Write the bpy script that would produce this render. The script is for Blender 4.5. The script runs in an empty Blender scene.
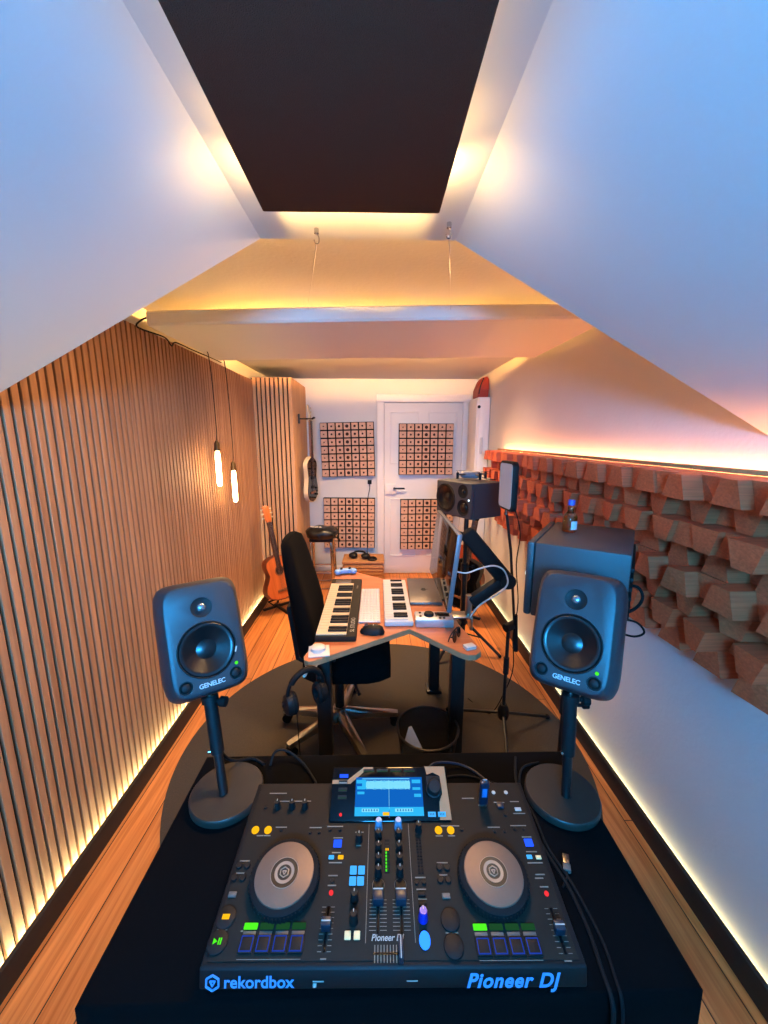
import bpy, bmesh, math, random
from mathutils import Matrix, Vector, Euler
R = math.radians
PI = math.pi
scene = bpy.context.scene
col = scene.collection

# ------------------------------------------------------------------ camera
cam_d = bpy.data.cameras.new('camera')
cam_d.sensor_fit = 'VERTICAL'
cam_d.sensor_height = 36.0
cam_d.lens = 392 / 1024 * 36.0
cam_d.clip_start = 0.02
cam = bpy.data.objects.new('camera', cam_d)
cam.location = (0, 0, 1.7)
cam.rotation_euler = (R(90 - 10.69), 0, R(-1.149))
col.objects.link(cam)
scene.camera = cam

# ------------------------------------------------------------------ world, exposure, daylight
world = bpy.data.worlds.new('dusk_sky')
scene.world = world
world.use_nodes = True
bgn = world.node_tree.nodes['Background']
bgn.inputs['Color'].default_value = (0.12, 0.36, 0.9, 1)
bgn.inputs['Strength'].default_value = 1.0
scene.view_settings.view_transform = 'Standard'
scene.view_settings.look = 'None'
scene.view_settings.gamma = 1.0
scene.view_settings.use_curve_mapping = False
scene.view_settings.exposure = 0.0


def area(name, loc, rot, sx, sy, power, color, spread=180):
    l = bpy.data.lights.new(name, 'AREA')
    l.shape = 'RECTANGLE'
    l.size = sx
    l.size_y = sy
    l.energy = power
    l.color = color
    l.spread = R(spread)
    o = bpy.data.objects.new(name, l)
    o.location = loc
    o.rotation_euler = rot
    col.objects.link(o)
    return o


WIN_POWER = 188.0
FLOOR_LED = 70.0
FLOOR_LED_RIGHT = 16.0
SHELF_LED = 36.0
CLOUD_LED = 1500.0
DARK_LED = 11.0
DARK_FAR_LED = 1.6
DARK_SIDE_LED = 0.16
DARK_CORNER_LED = 0.75
BULB = 30.0
WASH_NEAR = 33.0
WASH_FAR = 47.0
LIP_FILL = 1.5
BACK_WASH = 6.0
EDGE_LED = 420.0
area('window_daylight', (-0.10, -1.10, 1.91), (R(90), 0, 0), 0.70, 0.32, WIN_POWER, (0.03, 0.40, 1.0))
# added unseen fill lights: one in the recess behind the ridge strip, one over the far end of the cloud panel
area('recess_fill', (0.10, 1.38, 2.33), (0, R(30), 0), 0.5, 0.18, WASH_NEAR, (1.0, 0.56, 0.20), 125)
area('far_ceiling_fill', (-0.05, 3.35, 2.372), (0, 0, 0), 1.4, 0.35, WASH_FAR, (1.0, 0.64, 0.34), 124)


area('back_ceiling_fill', (0.0, 3.56, 2.35), (R(48), 0, 0), 1.4, 0.12, BACK_WASH, (1.0, 0.72, 0.44), 130)  # added fill light, out of view, brightening the back wall


# ------------------------------------------------------------------ materials
def lin(c):
    return tuple(((v / 255) / 12.92 if v / 255 <= 0.04045 else ((v / 255 + 0.055) / 1.055) ** 2.4) for v in c)


MATS = {}


def mat(name, rgb, rough=0.6, metal=0.0, emit=0.0, noise=0.0, nscale=40.0, bump=0.0, bscale=200.0, spec=0.5, trans=0.0, coat=0.0, stretch=None):
    if name in MATS:
        return MATS[name]
    m = bpy.data.materials.new(name)
    m.use_nodes = True
    nt = m.node_tree
    b = nt.nodes['Principled BSDF']
    c = lin(rgb)
    b.inputs['Base Color'].default_value = (*c, 1)
    b.inputs['Roughness'].default_value = rough
    b.inputs['Metallic'].default_value = metal
    b.inputs['Specular IOR Level'].default_value = spec
    b.inputs['Transmission Weight'].default_value = trans
    b.inputs['Coat Weight'].default_value = coat
    if emit:
        b.inputs['Emission Color'].default_value = (*c, 1)
        b.inputs['Emission Strength'].default_value = emit
    if noise or bump:
        tc = nt.nodes.new('ShaderNodeTexCoord')
        src = tc.outputs['Object']
        if stretch:
            mp = nt.nodes.new('ShaderNodeMapping')
            mp.inputs['Scale'].default_value = stretch
            nt.links.new(src, mp.inputs['Vector'])
            src = mp.outputs['Vector']
    if noise:
        n = nt.nodes.new('ShaderNodeTexNoise')
        n.inputs['Scale'].default_value = nscale
        n.inputs['Detail'].default_value = 4
        nt.links.new(src, n.inputs['Vector'])
        mx = nt.nodes.new('ShaderNodeMix')
        mx.data_type = 'RGBA'
        mx.inputs['A'].default_value = (*[v * (1 - noise) for v in c], 1)
        mx.inputs['B'].default_value = (*[min(1, v * (1 + noise)) for v in c], 1)
        nt.links.new(n.outputs['Fac'], mx.inputs['Factor'])
        nt.links.new(mx.outputs['Result'], b.inputs['Base Color'])
    if bump:
        n2 = nt.nodes.new('ShaderNodeTexNoise')
        n2.inputs['Scale'].default_value = bscale
        n2.inputs['Detail'].default_value = 3
        nt.links.new(src, n2.inputs['Vector'])
        bp = nt.nodes.new('ShaderNodeBump')
        bp.inputs['Strength'].default_value = bump
        bp.inputs['Distance'].default_value = 0.01
        nt.links.new(n2.outputs['Fac'], bp.inputs['Height'])
        nt.links.new(bp.outputs['Normal'], b.inputs['Normal'])
    MATS[name] = m
    return m


def floor_material():
    m = bpy.data.materials.new('pine_boards')
    m.use_nodes = True
    nt = m.node_tree
    N = nt.nodes.new
    L = nt.links.new
    b = nt.nodes['Principled BSDF']
    b.inputs['Roughness'].default_value = 0.42
    tc = N('ShaderNodeTexCoord')
    sp = N('ShaderNodeSeparateXYZ')
    L(tc.outputs['Object'], sp.inputs[0])

    def math_(op, a, bv=None, c=None):
        n = N('ShaderNodeMath')
        n.operation = op
        for i, v in enumerate((a, bv, c)):
            if v is None:
                continue
            if isinstance(v, (int, float)):
                n.inputs[i].default_value = v
            else:
                L(v, n.inputs[i])
        return n.outputs[0]
    xs = math_('DIVIDE', math_('ADD', sp.outputs['X'], 1.135), 0.1185)
    idx = math_('FLOOR', xs)
    fr = math_('FRACT', xs)
    edge = math_('ABSOLUTE', math_('SUBTRACT', fr, 0.5))
    seam = math_('GREATER_THAN', edge, 0.482)
    # end joints
    yo = math_('ADD', sp.outputs['Y'], math_('MULTIPLY', math_('FRACT', math_('MULTIPLY', idx, 0.377)), 7.0))
    yf = math_('FRACT', math_('DIVIDE', yo, 2.6))
    joint = math_('LESS_THAN', yf, 0.0016)
    seam2 = math_('MAXIMUM', seam, joint)
    wn = N('ShaderNodeTexWhiteNoise')
    wn.noise_dimensions = '1D'
    L(idx, wn.inputs['W'])
    cmb = N('ShaderNodeCombineXYZ')
    L(math_('MULTIPLY', sp.outputs['X'], 60), cmb.inputs['X'])
    L(math_('ADD', math_('MULTIPLY', sp.outputs['Y'], 2.2), math_('MULTIPLY', idx, 13.7)), cmb.inputs['Y'])
    gn = N('ShaderNodeTexNoise')
    gn.inputs['Scale'].default_value = 1.0
    gn.inputs['Detail'].default_value = 5
    gn.inputs['Distortion'].default_value = 0.8
    L(cmb.outputs[0], gn.inputs['Vector'])
    ramp = N('ShaderNodeValToRGB')
    ramp.color_ramp.elements[0].position = 0.3
    ramp.color_ramp.elements[0].color = (*lin((186, 106, 48)), 1)
    ramp.color_ramp.elements[1].position = 0.72
    ramp.color_ramp.elements[1].color = (*lin((228, 148, 80)), 1)
    L(gn.outputs['Fac'], ramp.inputs[0])
    hs = N('ShaderNodeHueSaturation')
    L(math_('ADD', 0.82, math_('MULTIPLY', wn.outputs['Value'], 0.3)), hs.inputs['Value'])
    L(ramp.outputs[0], hs.inputs['Color'])
    # knots
    kc = N('ShaderNodeCombineXYZ')
    L(math_('MULTIPLY', sp.outputs['X'], 5.0), kc.inputs['X'])
    L(math_('MULTIPLY', sp.outputs['Y'], 3.2), kc.inputs['Y'])
    vo = N('ShaderNodeTexVoronoi')
    vo.inputs['Scale'].default_value = 1.0
    vo.inputs['Randomness'].default_value = 1.0
    L(kc.outputs[0], vo.inputs['Vector'])
    kr = N('ShaderNodeMapRange')
    kr.inputs['From Min'].default_value = 0.06
    kr.inputs['From Max'].default_value = 0.13
    kr.inputs['To Min'].default_value = 0.75
    kr.inputs['To Max'].default_value = 0.0
    L(vo.outputs['Distance'], kr.inputs['Value'])
    mk = N('ShaderNodeMix')
    mk.data_type = 'RGBA'
    mk.inputs['B'].default_value = (*lin((96, 50, 24)), 1)
    L(kr.outputs[0], mk.inputs['Factor'])
    L(hs.outputs[0], mk.inputs['A'])
    ms = N('ShaderNodeMix')
    ms.data_type = 'RGBA'
    ms.inputs['B'].default_value = (*lin((50, 26, 14)), 1)
    L(seam2, ms.inputs['Factor'])
    L(mk.outputs['Result'], ms.inputs['A'])
    L(ms.outputs['Result'], b.inputs['Base Color'])
    return m


def wood_material(name, a, c, scale=(3, 60, 3), rough=0.5):
    m = bpy.data.materials.new(name)
    m.use_nodes = True
    nt = m.node_tree
    b = nt.nodes['Principled BSDF']
    b.inputs['Roughness'].default_value = rough
    tc = nt.nodes.new('ShaderNodeTexCoord')
    mp = nt.nodes.new('ShaderNodeMapping')
    mp.inputs['Scale'].default_value = scale
    n = nt.nodes.new('ShaderNodeTexNoise')
    n.inputs['Scale'].default_value = 1.0
    n.inputs['Detail'].default_value = 6
    n.inputs['Distortion'].default_value = 0.5
    r = nt.nodes.new('ShaderNodeValToRGB')
    r.color_ramp.elements[0].position = 0.3
    r.color_ramp.elements[0].color = (*lin(a), 1)
    r.color_ramp.elements[1].position = 0.7
    r.color_ramp.elements[1].color = (*lin(c), 1)
    nt.links.new(tc.outputs['Object'], mp.inputs['Vector'])
    nt.links.new(mp.outputs[0], n.inputs['Vector'])
    nt.links.new(n.outputs['Fac'], r.inputs[0])
    nt.links.new(r.outputs[0], b.inputs['Base Color'])
    return m


def mesh_net_material():
    # punched-wire mesh of the wastebasket: holes are really open
    m = bpy.data.materials.new('wire_mesh_black')
    m.use_nodes = True
    nt = m.node_tree
    b = nt.nodes['Principled BSDF']
    b.inputs['Base Color'].default_value = (0.012, 0.012, 0.012, 1)
    b.inputs['Roughness'].default_value = 0.5
    b.inputs['Alpha'].default_value = 0.72
    return m


def led(name, rgb, strength):
    m = bpy.data.materials.new(name)
    m.use_nodes = True
    nt = m.node_tree
    nt.nodes.remove(nt.nodes['Principled BSDF'])
    e = nt.nodes.new('ShaderNodeEmission')
    e.inputs['Color'].default_value = (*rgb, 1)
    e.inputs['Strength'].default_value = strength
    nt.links.new(e.outputs[0], nt.nodes['Material Output'].inputs['Surface'])
    return m


M_PLASTER = mat('white_plaster', (208, 205, 200), 0.85, bump=0.12, bscale=60, noise=0.03, nscale=6)
M_PLASTER_R = mat('rough_white_plaster', (208, 205, 200), 0.85, bump=0.10, bscale=55, noise=0.03, nscale=6)
M_SLOPE = mat('smooth_white_paint', (208, 206, 204), 0.8, noise=0.015, nscale=3)
M_WHITE = mat('white_gloss_paint', (228, 222, 214), 0.45, noise=0.02, nscale=5)
M_FLOOR = floor_material()
M_SLAT = wood_material('oak_slats', (142, 100, 70), (176, 130, 95), (8, 40, 1.2), 0.6)
M_SLATL = wood_material('pale_oak_slats', (172, 126, 84), (198, 152, 108), (8, 40, 1.2), 0.6)
M_FELT = mat('black_felt', (8, 7, 7), 0.95, noise=0.3)
M_SKIRT = mat('dark_skirting', (30, 26, 22), 0.6, noise=0.2)
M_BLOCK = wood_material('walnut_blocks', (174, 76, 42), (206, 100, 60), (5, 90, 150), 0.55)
M_BLOCK2 = wood_material('light_oak_blocks', (150, 112, 70), (182, 140, 92), (6, 60, 60), 0.55)
M_CLOUD = mat('cream_fabric', (226, 220, 210), 0.9, bump=0.15, bscale=500, noise=0.02)
M_DARKFAB = mat('charcoal_fabric', (84, 50, 28), 0.95, bump=0.5, bscale=700, noise=0.15, nscale=300)
M_RUG = mat('dark_rug', (74, 66, 54), 0.98, bump=0.7, bscale=500, noise=0.25, nscale=120)
M_CLOTH = mat('black_cloth', (3, 3, 4), 0.95, noise=0.3, nscale=60, spec=0.1)
M_BLACK = mat('matt_black', (14, 14, 15), 0.6, noise=0.1, spec=0.3)
M_BLACKM = mat('black_powder_metal', (14, 14, 15), 0.42, noise=0.1)
M_RUB = mat('black_rubber', (12, 12, 13), 0.8, noise=0.1, spec=0.25)
M_CHROME = mat('polished_metal', (200, 200, 200), 0.18, metal=1.0, noise=0.03)
M_ALU = mat('satin_aluminium', (165, 160, 152), 0.32, metal=1.0, noise=0.05)
M_SPK = mat('dark_grey_speaker_paint', (40, 43, 48), 0.42, bump=0.08, bscale=900, noise=0.04)
M_KH = mat('anthracite_speaker_paint', (60, 60, 62), 0.5, bump=0.1, bscale=900, noise=0.05)
M_CONE = mat('black_cone', (13, 14, 16), 0.3, noise=0.1)
M_DESK = wood_material('red_beech_desk', (164, 90, 52), (186, 112, 70), (4, 30, 4), 0.45)
M_DESKEDGE = wood_material('plywood_edge', (140, 108, 76), (166, 132, 96), (20, 20, 160), 0.6)
M_WHITEP = mat('white_plastic', (198, 195, 190), 0.4, noise=0.02)
M_SILVER = mat('silver_shell', (190, 190, 192), 0.35, metal=0.6, noise=0.03)
M_GREY = mat('space_grey_shell', (104, 98, 94), 0.35, metal=0.7, noise=0.03)
M_BLUEP = mat('light_blue_plastic', (120, 165, 215), 0.4, noise=0.05)
M_RED = mat('deep_red_cloth', (138, 36, 22), 0.6, noise=0.15)
M_GUIT = wood_material('orange_guitar_top', (176, 86, 36), (204, 108, 50), (50, 4, 3), 0.3)
M_GUITS = wood_material('mahogany_guitar_side', (96, 44, 24), (126, 62, 34), (30, 4, 3), 0.35)
M_GUITR = wood_material('red_guitar_top', (136, 52, 30), (160, 70, 40), (50, 4, 3), 0.3)
M_NECK = wood_material('brown_neck', (96, 58, 36), (124, 78, 48), (60, 6, 3), 0.45)
M_BEIGE = mat('cream_guitar_finish', (200, 182, 150), 0.25, noise=0.05)
M_WICKER = mat('wicker_weave', (170, 120, 76), 0.8, noise=0.45, nscale=60, bump=0.8, bscale=70, stretch=(1, 1, 2.2))
M_PAPER = mat('white_paper', (225, 225, 225), 0.8, noise=0.02)
M_TILE = wood_material('pale_wood_tiles', (190, 146, 116), (214, 170, 138), (30, 30, 30), 0.6)
M_HOLE = mat('dark_tile_hole', (52, 26, 16), 0.9, noise=0.1)
M_NETM = mesh_net_material()
M_GLOSS = mat('black_glass', (8, 8, 10), 0.08, noise=0.05, spec=0.22)
M_DECK = mat('brown_black_faceplate', (32, 25, 18), 0.7, spec=0.25, noise=0.12, nscale=300)
M_DECKS = mat('black_controller_side', (11, 11, 12), 0.6, noise=0.1, spec=0.3)
M_PLAT = mat('bronze_grey_platter', (112, 92, 78), 0.5, metal=0.4, noise=0.06, nscale=120)
M_GLARE = mat('warm_bezel_glare', (168, 112, 72), 0.45, metal=0.0, noise=0.05)  # warm glare on the console bezel, put into an orange colour
M_PRINT = mat('grey_white_print', (170, 165, 155), 0.6, noise=0.02)
M_PRINT_DAYLIT = mat('daylit_print', (84, 140, 200), 0.5, emit=0.04, noise=0.02)  # white lettering with blue daylight and a faint glow put into its colour
M_GREYSW = mat('grey_switch', (84, 82, 78), 0.5, noise=0.05)
M_CREAM = mat('cream_button', (226, 196, 140), 0.5, emit=0.15, noise=0.02)
E_SCR = led('lit_screen_blue', (0.005, 0.13, 0.55), 1.0)
E_CYAN = led('lit_screen_cyan', (0.03, 0.50, 0.95), 1.0)
E_CYAN2 = led('lit_screen_pale', (0.25, 0.80, 1.0), 1.0)
E_YEL = led('lit_amber_button', (1.0, 0.50, 0.01), 1.1)
E_BLUE = led('lit_blue_button', (0.02, 0.10, 1.0), 1.3)
E_BLUE2 = led('lit_blue_knob', (0.02, 0.18, 1.0), 2.6)
E_BLUED = led('lit_pad_outline', (0.02, 0.07, 0.55), 0.7)
E_LBLUE = led('lit_sky_button', (0.06, 0.42, 1.0), 1.2)
E_GREEN = led('lit_green', (0.09, 0.95, 0.02), 1.0)
E_DGREEN = led('dim_green', (0.05, 0.30, 0.10), 0.22)
E_RED = led('lit_red', (1.0, 0.04, 0.05), 1.0)
E_WHITE = led('lit_white', (0.8, 0.92, 1.0), 2.0)
E_FLOOR = led('pale_yellow_led', (1.0, 0.86, 0.42), FLOOR_LED)
E_SHELF = led('orange_pink_led', (1.0, 0.38, 0.14), SHELF_LED)
E_CLOUD = led('warm_white_led', (1.0, 0.47, 0.11), CLOUD_LED)
E_DARK = led('golden_led', (1.0, 0.64, 0.26), DARK_LED)
E_BULB = led('glowing_bulb', (1.0, 0.66, 0.30), BULB)


# ------------------------------------------------------------------ builders
class MB:
    def __init__(s):
        s.bm = bmesh.new()

    def merge(s, b, M=None):
        if M is not None:
            bmesh.ops.transform(b, matrix=M, verts=b.verts)
        me = bpy.data.meshes.new('tmp')
        b.to_mesh(me)
        b.free()
        s.bm.from_mesh(me)
        bpy.data.meshes.remove(me)
        return s

    def box(s, c, d, bev=0.0, M=None, seg=2):
        b = bmesh.new()
        bmesh.ops.create_cube(b, size=1.0)
        bmesh.ops.scale(b, vec=d, verts=b.verts)
        if bev:
            bmesh.ops.bevel(b, geom=list(b.edges), offset=bev, segments=seg, profile=0.5, affect='EDGES')
        T = Matrix.Translation(c)
        return s.merge(b, T @ M if M is not None else T)

    def cyl(s, p0, p1, r0, r1=None, n=24, caps=True):
        p0 = Vector(p0)
        p1 = Vector(p1)
        r1 = r0 if r1 is None else r1
        b = bmesh.new()
        bmesh.ops.create_cone(b, cap_ends=caps, segments=n, radius1=r0, radius2=r1, depth=(p1 - p0).length)
        q = (p1 - p0).to_track_quat('Z', 'Y').to_matrix().to_4x4()
        return s.merge(b, Matrix.Translation((p0 + p1) / 2) @ q)

    def lathe(s, prof, M=None, n=32):
        b = bmesh.new()
        rings = []
        for r, z in prof:
            if r < 1e-6:
                rings.append([b.verts.new((0, 0, z))])
            else:
                rings.append([b.verts.new((r * math.cos(2 * PI * k / n), r * math.sin(2 * PI * k / n), z)) for k in range(n)])
        for a, c in zip(rings, rings[1:]):
            for k in range(n):
                k2 = (k + 1) % n
                f = []
                for v in ((a[k % len(a)], a[k2 % len(a)], c[k2 % len(c)], c[k % len(c)])):
                    if v not in f:
                        f.append(v)
                if len(f) >= 3:
                    b.faces.new(f)
        bmesh.ops.recalc_face_normals(b, faces=b.faces)
        return s.merge(b, M)

    def tube(s, pts, r, n=8, smooth=0, r1=None):
        P = [Vector(p) for p in pts]
        if smooth:
            Q = []
            for i in range(len(P) - 1):
                a = P[max(i - 1, 0)]
                p, q = P[i], P[i + 1]
                d = P[min(i + 2, len(P) - 1)]
                for k in range(smooth):
                    t = k / smooth
                    Q.append(0.5 * ((2 * p) + (q - a) * t + (2 * a - 5 * p + 4 * q - d) * t * t + (3 * p - a - 3 * q + d) * t ** 3))
            Q.append(P[-1])
            P = Q
        b = bmesh.new()
        rings = []
        up = None
        for i, p in enumerate(P):
            d = (P[min(i + 1, len(P) - 1)] - P[max(i - 1, 0)]).normalized()
            if up is None:
                up = d.orthogonal().normalized()
            up = (up - d * up.dot(d)).normalized()
            w = d.cross(up)
            rr = r if r1 is None else r + (r1 - r) * i / max(1, len(P) - 1)
            rings.append([b.verts.new(p + rr * (math.cos(2 * PI * k / n) * up + math.sin(2 * PI * k / n) * w)) for k in range(n)])
        for a, c in zip(rings, rings[1:]):
            for k in range(n):
                b.faces.new((a[k], a[(k + 1) % n], c[(k + 1) % n], c[k]))
        b.faces.new(rings[0][::-1])
        b.faces.new(rings[-1])
        bmesh.ops.recalc_face_normals(b, faces=b.faces)
        return s.merge(b)

    def prism(s, poly, z0, z1, M=None, bev=0.0):
        b = bmesh.new()
        lo = [b.verts.new((x, y, z0)) for x, y in poly]
        hi = [b.verts.new((x, y, z1)) for x, y in poly]
        b.faces.new(lo[::-1])
        b.faces.new(hi)
        n = len(poly)
        for k in range(n):
            b.faces.new((lo[k], lo[(k + 1) % n], hi[(k + 1) % n], hi[k]))
        bmesh.ops.recalc_face_normals(b, faces=b.faces)
        if bev:
            bmesh.ops.bevel(b, geom=[e for e in b.edges if len(e.link_faces) == 2 and e.calc_face_angle(0) > 0.6], offset=bev, segments=2, profile=0.5, affect='EDGES')
        return s.merge(b, M)

    def loft(s, rings, cap=True, M=None):
        b = bmesh.new()
        V = [[b.verts.new(p) for p in r] for r in rings]
        n = len(V[0])
        for a, c in zip(V, V[1:]):
            for k in range(n):
                b.faces.new((a[k], a[(k + 1) % n], c[(k + 1) % n], c[k]))
        if cap:
            b.faces.new(V[0][::-1])
            b.faces.new(V[-1])
        bmesh.ops.recalc_face_normals(b, faces=b.faces)
        return s.merge(b, M)

    def sphere(s, c, r, sc=(1, 1, 1), n=20):
        b = bmesh.new()
        bmesh.ops.create_uvsphere(b, u_segments=n, v_segments=n // 2, radius=r)
        bmesh.ops.scale(b, vec=sc, verts=b.verts)
        return s.merge(b, Matrix.Translation(c))

    def torus(s, c, R_, r, M=None, n=32, m=10):
        prof = [[(R_ + r * math.cos(2 * PI * j / m)) for j in range(m)], [r * math.sin(2 * PI * j / m) for j in range(m)]]
        b = bmesh.new()
        V = [[b.verts.new((prof[0][j] * math.cos(2 * PI * k / n), prof[0][j] * math.sin(2 * PI * k / n), prof[1][j])) for j in range(m)] for k in range(n)]
        for k in range(n):
            for j in range(m):
                b.faces.new((V[k][j], V[(k + 1) % n][j], V[(k + 1) % n][(j + 1) % m], V[k][(j + 1) % m]))
        bmesh.ops.recalc_face_normals(b, faces=b.faces)
        T = Matrix.Translation(c)
        return s.merge(b, T @ M if M is not None else T)

    def quad(s, a, b_, c, d):
        V = [s.bm.verts.new(p) for p in (a, b_, c, d)]
        s.bm.faces.new(V)
        return s

    def build(s, name, m, parent=None, flat=False, angle=40):
        me = bpy.data.meshes.new(name)
        s.bm.to_mesh(me)
        s.bm.free()
        if not flat:
            me.shade_smooth()
            me.set_sharp_from_angle(angle=R(angle))
        me.materials.append(m)
        o = bpy.data.objects.new(name, me)
        MATS_OF[o.name] = m
        if parent is not None:
            o.parent = parent
        col.objects.link(o)
        return o


def cut(o, cutter, angle=40):
    c = cutter.build('cutter', M_BLACK, o.parent)
    md = o.modifiers.new('cut', 'BOOLEAN')
    md.operation = 'DIFFERENCE'
    md.solver = 'EXACT'
    md.object = c
    bpy.context.view_layer.update()
    me = bpy.data.meshes.new_from_object(o.evaluated_get(bpy.context.evaluated_depsgraph_get()))
    o.modifiers.clear()
    nm = o.data.name
    o.data = me
    me.name = nm
    me.materials.clear()
    me.materials.append(MATS_OF[o.name])
    me.shade_smooth()
    me.set_sharp_from_angle(angle=R(angle))
    bpy.data.objects.remove(c)


MATS_OF = {}


def struct(o):
    o['kind'] = 'structure'
    return o


def tag(o, label, cat, group=None, kind=None):
    o['label'] = label
    o['category'] = cat
    if group:
        o['group'] = group
    if kind:
        o['kind'] = kind
    return o


def thing(name, loc, label, cat, group=None, rotz=0.0, mat4=None):
    o = bpy.data.objects.new(name, None)
    o.empty_display_size = 0.1
    if mat4 is not None:
        o.matrix_world = mat4
    else:
        o.location = loc
        o.rotation_euler = (0, 0, rotz)
    col.objects.link(o)
    return tag(o, label, cat, group)


def text_mesh(name, body, size, M, m, parent, shear=0.0, space=1.0, extrude=0.0, offset=0.0):
    cu = bpy.data.curves.new('txt', 'FONT')
    cu.body = body
    cu.size = size
    cu.shear = shear
    cu.space_character = space
    cu.extrude = extrude
    cu.offset = offset
    cu.align_x = 'CENTER'
    cu.align_y = 'CENTER'
    o = bpy.data.objects.new('txt', cu)
    col.objects.link(o)
    bpy.context.view_layer.update()
    me = bpy.data.meshes.new_from_object(o.evaluated_get(bpy.context.evaluated_depsgraph_get()))
    bpy.data.objects.remove(o)
    bpy.data.curves.remove(cu)
    me.name = name
    me.transform(M)
    me.materials.clear()
    me.materials.append(m)
    t = bpy.data.objects.new(name, me)
    t.parent = parent
    col.objects.link(t)
    return t


def RX(a):
    return Matrix.Rotation(R(a), 4, 'X')


def RY(a):
    return Matrix.Rotation(R(a), 4, 'Y')


def RZ(a):
    return Matrix.Rotation(R(a), 4, 'Z')


def T(*p):
    return Matrix.Translation(p)


rnd = random.Random(7)

# ================================================================== ROOM SHELL
CEIL = 2.38
YB = 4.80
YF = -0.95
struct(MB().box((0, (YB + YF) / 2, -0.05), (2.8, YB - YF + 0.6, 0.1)).build('floor', M_FLOOR, flat=True))
struct(MB().box((0, (YB + YF) / 2, CEIL + 0.05), (2.8, YB - YF + 0.6, 0.1)).build('ceiling', M_PLASTER, flat=True))
struct(MB().box((-1.30, (YB + YF) / 2, CEIL / 2), (0.12, YB - YF + 0.4, CEIL)).build('wall_left', M_PLASTER, flat=True))
struct(MB().box((1.26, (YB + YF) / 2, CEIL / 2), (0.12, YB - YF + 0.4, CEIL)).build('wall_right', M_PLASTER_R, flat=True))
struct(MB().box((0, YB + 0.06, CEIL / 2), (2.8, 0.12, CEIL)).build('wall_back', M_PLASTER, flat=True))
# wall behind the camera with the gable window opening x -0.45..0.25, z 1.75..2.07
wf = MB()
wf.box((-0.875, YF - 0.06, CEIL / 2), (0.85, 0.12, CEIL))
wf.box((0.775, YF - 0.06, CEIL / 2), (1.05, 0.12, CEIL))
wf.box((-0.10, YF - 0.06, 0.875), (0.70, 0.12, 1.75))
wf.box((-0.10, YF - 0.06, 2.225), (0.70, 0.12, 0.31))
struct(wf.build('wall_front', M_PLASTER, flat=True))
wn = MB()
for x in (-0.435, 0.235):
    wn.box((x, YF - 0.03, 1.91), (0.03, 0.06, 0.32), 0.004)
for z in (1.765, 2.055):
    wn.box((-0.10, YF - 0.031, z), (0.64, 0.058, 0.03), 0.004)
struct(wn.build('window_1', M_WHITE))

# attic slopes over the near end of the room, with the flat strip between them
Y0 = 1.19


def xz_prism(poly, y0, y1):
    return MB().prism([(x, z) for x, z in poly], 0, 1, Matrix(((1, 0, 0, 0), (0, 0, y1 - y0, y0), (0, 1, 0, 0), (0, 0, 0, 1))))


ZS = 2.232
struct(xz_prism([(-0.312, ZS), (-1.24, 1.742), (-1.24, CEIL), (-0.312, CEIL)], YF, Y0).build('ceiling_left_slope', M_SLOPE, flat=True))
struct(xz_prism([(0.221, ZS), (1.2, 1.703), (1.2, CEIL), (0.221, CEIL)], YF, Y0).build('ceiling_right_slope', M_SLOPE, flat=True))
struct(MB().box((-0.0455, (YF + Y0) / 2, (ZS + CEIL) / 2), (0.533, Y0 - YF, CEIL - ZS)).build('ceiling_ridge_strip', M_SLOPE, flat=True))
lpb = struct(MB().box((-0.05, Y0 + 0.065, 2.330), (1.5, 0.13, 0.012), 0.001).build('light_shield_1', M_WHITE))  # added unseen board keeping the lip light off the cloud front
area('lip_fill', (-0.05, Y0 + 0.012, 2.347), (R(90 + 9.5), 0, 0), 1.3, 0.005, LIP_FILL, (1.0, 0.52, 0.15), 15)  # added hidden light that evens the glow on the flat ceiling

# slatted cladding on the left wall
sl = MB()
y = 0.30
while y < 3.985:
    sl.box((-1.206, y, 1.13), (0.012, 0.0285, 2.25), 0.0015, seg=1)
    y += 0.040
cl = struct(sl.build('wall_left_slats', M_SLAT, flat=True))
struct(MB().box((-1.226, 2.12, 1.13), (0.028, 3.72, 2.25)).build('wall_left_felt', M_FELT, flat=True))

# slatted column in the back left corner
cb = MB().box((-1.03, 4.40, 1.14), (0.38, 0.76, 2.28))
struct(cb.build('wall_column_core', M_FELT, flat=True))
cs = MB()
x = -1.1865
while x < -0.84:
    cs.box((x, 4.010, 1.14), (0.029, 0.020, 2.28), 0.0015, seg=1)
    x += 0.0432
y = 4.014
while y < 4.79:
    cs.box((-0.830, y, 1.14), (0.020, 0.029, 2.28), 0.0015, seg=1)
    y += 0.0432
struct(cs.build('wall_column_slats', M_SLATL, flat=True))

# skirtings that stand off the walls with light strips behind them
bl = struct(MB().box((-1.158, 2.0, 0.0475), (0.016, 3.96, 0.095), 0.002).build('baseboard_left', M_SKIRT))
MB().box((-1.183, 2.0, 0.030), (0.016, 3.96, 0.006)).build('led_strip', E_FLOOR, bl)
br = struct(MB().box((1.158, 1.95, 0.0475), (0.016, 5.4, 0.095), 0.002).build('baseboard_right', M_SKIRT))
MB().box((1.183, 1.95, 0.030), (0.016, 5.4, 0.006)).build('led_strip', led('pale_yellow_led_dim', (1.0, 0.86, 0.42), FLOOR_LED_RIGHT), br)
struct(MB().box((-0.36, YB - 0.009, 0.05), (0.80, 0.018, 0.10), 0.003).build('baseboard_back', M_WHITE))

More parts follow.
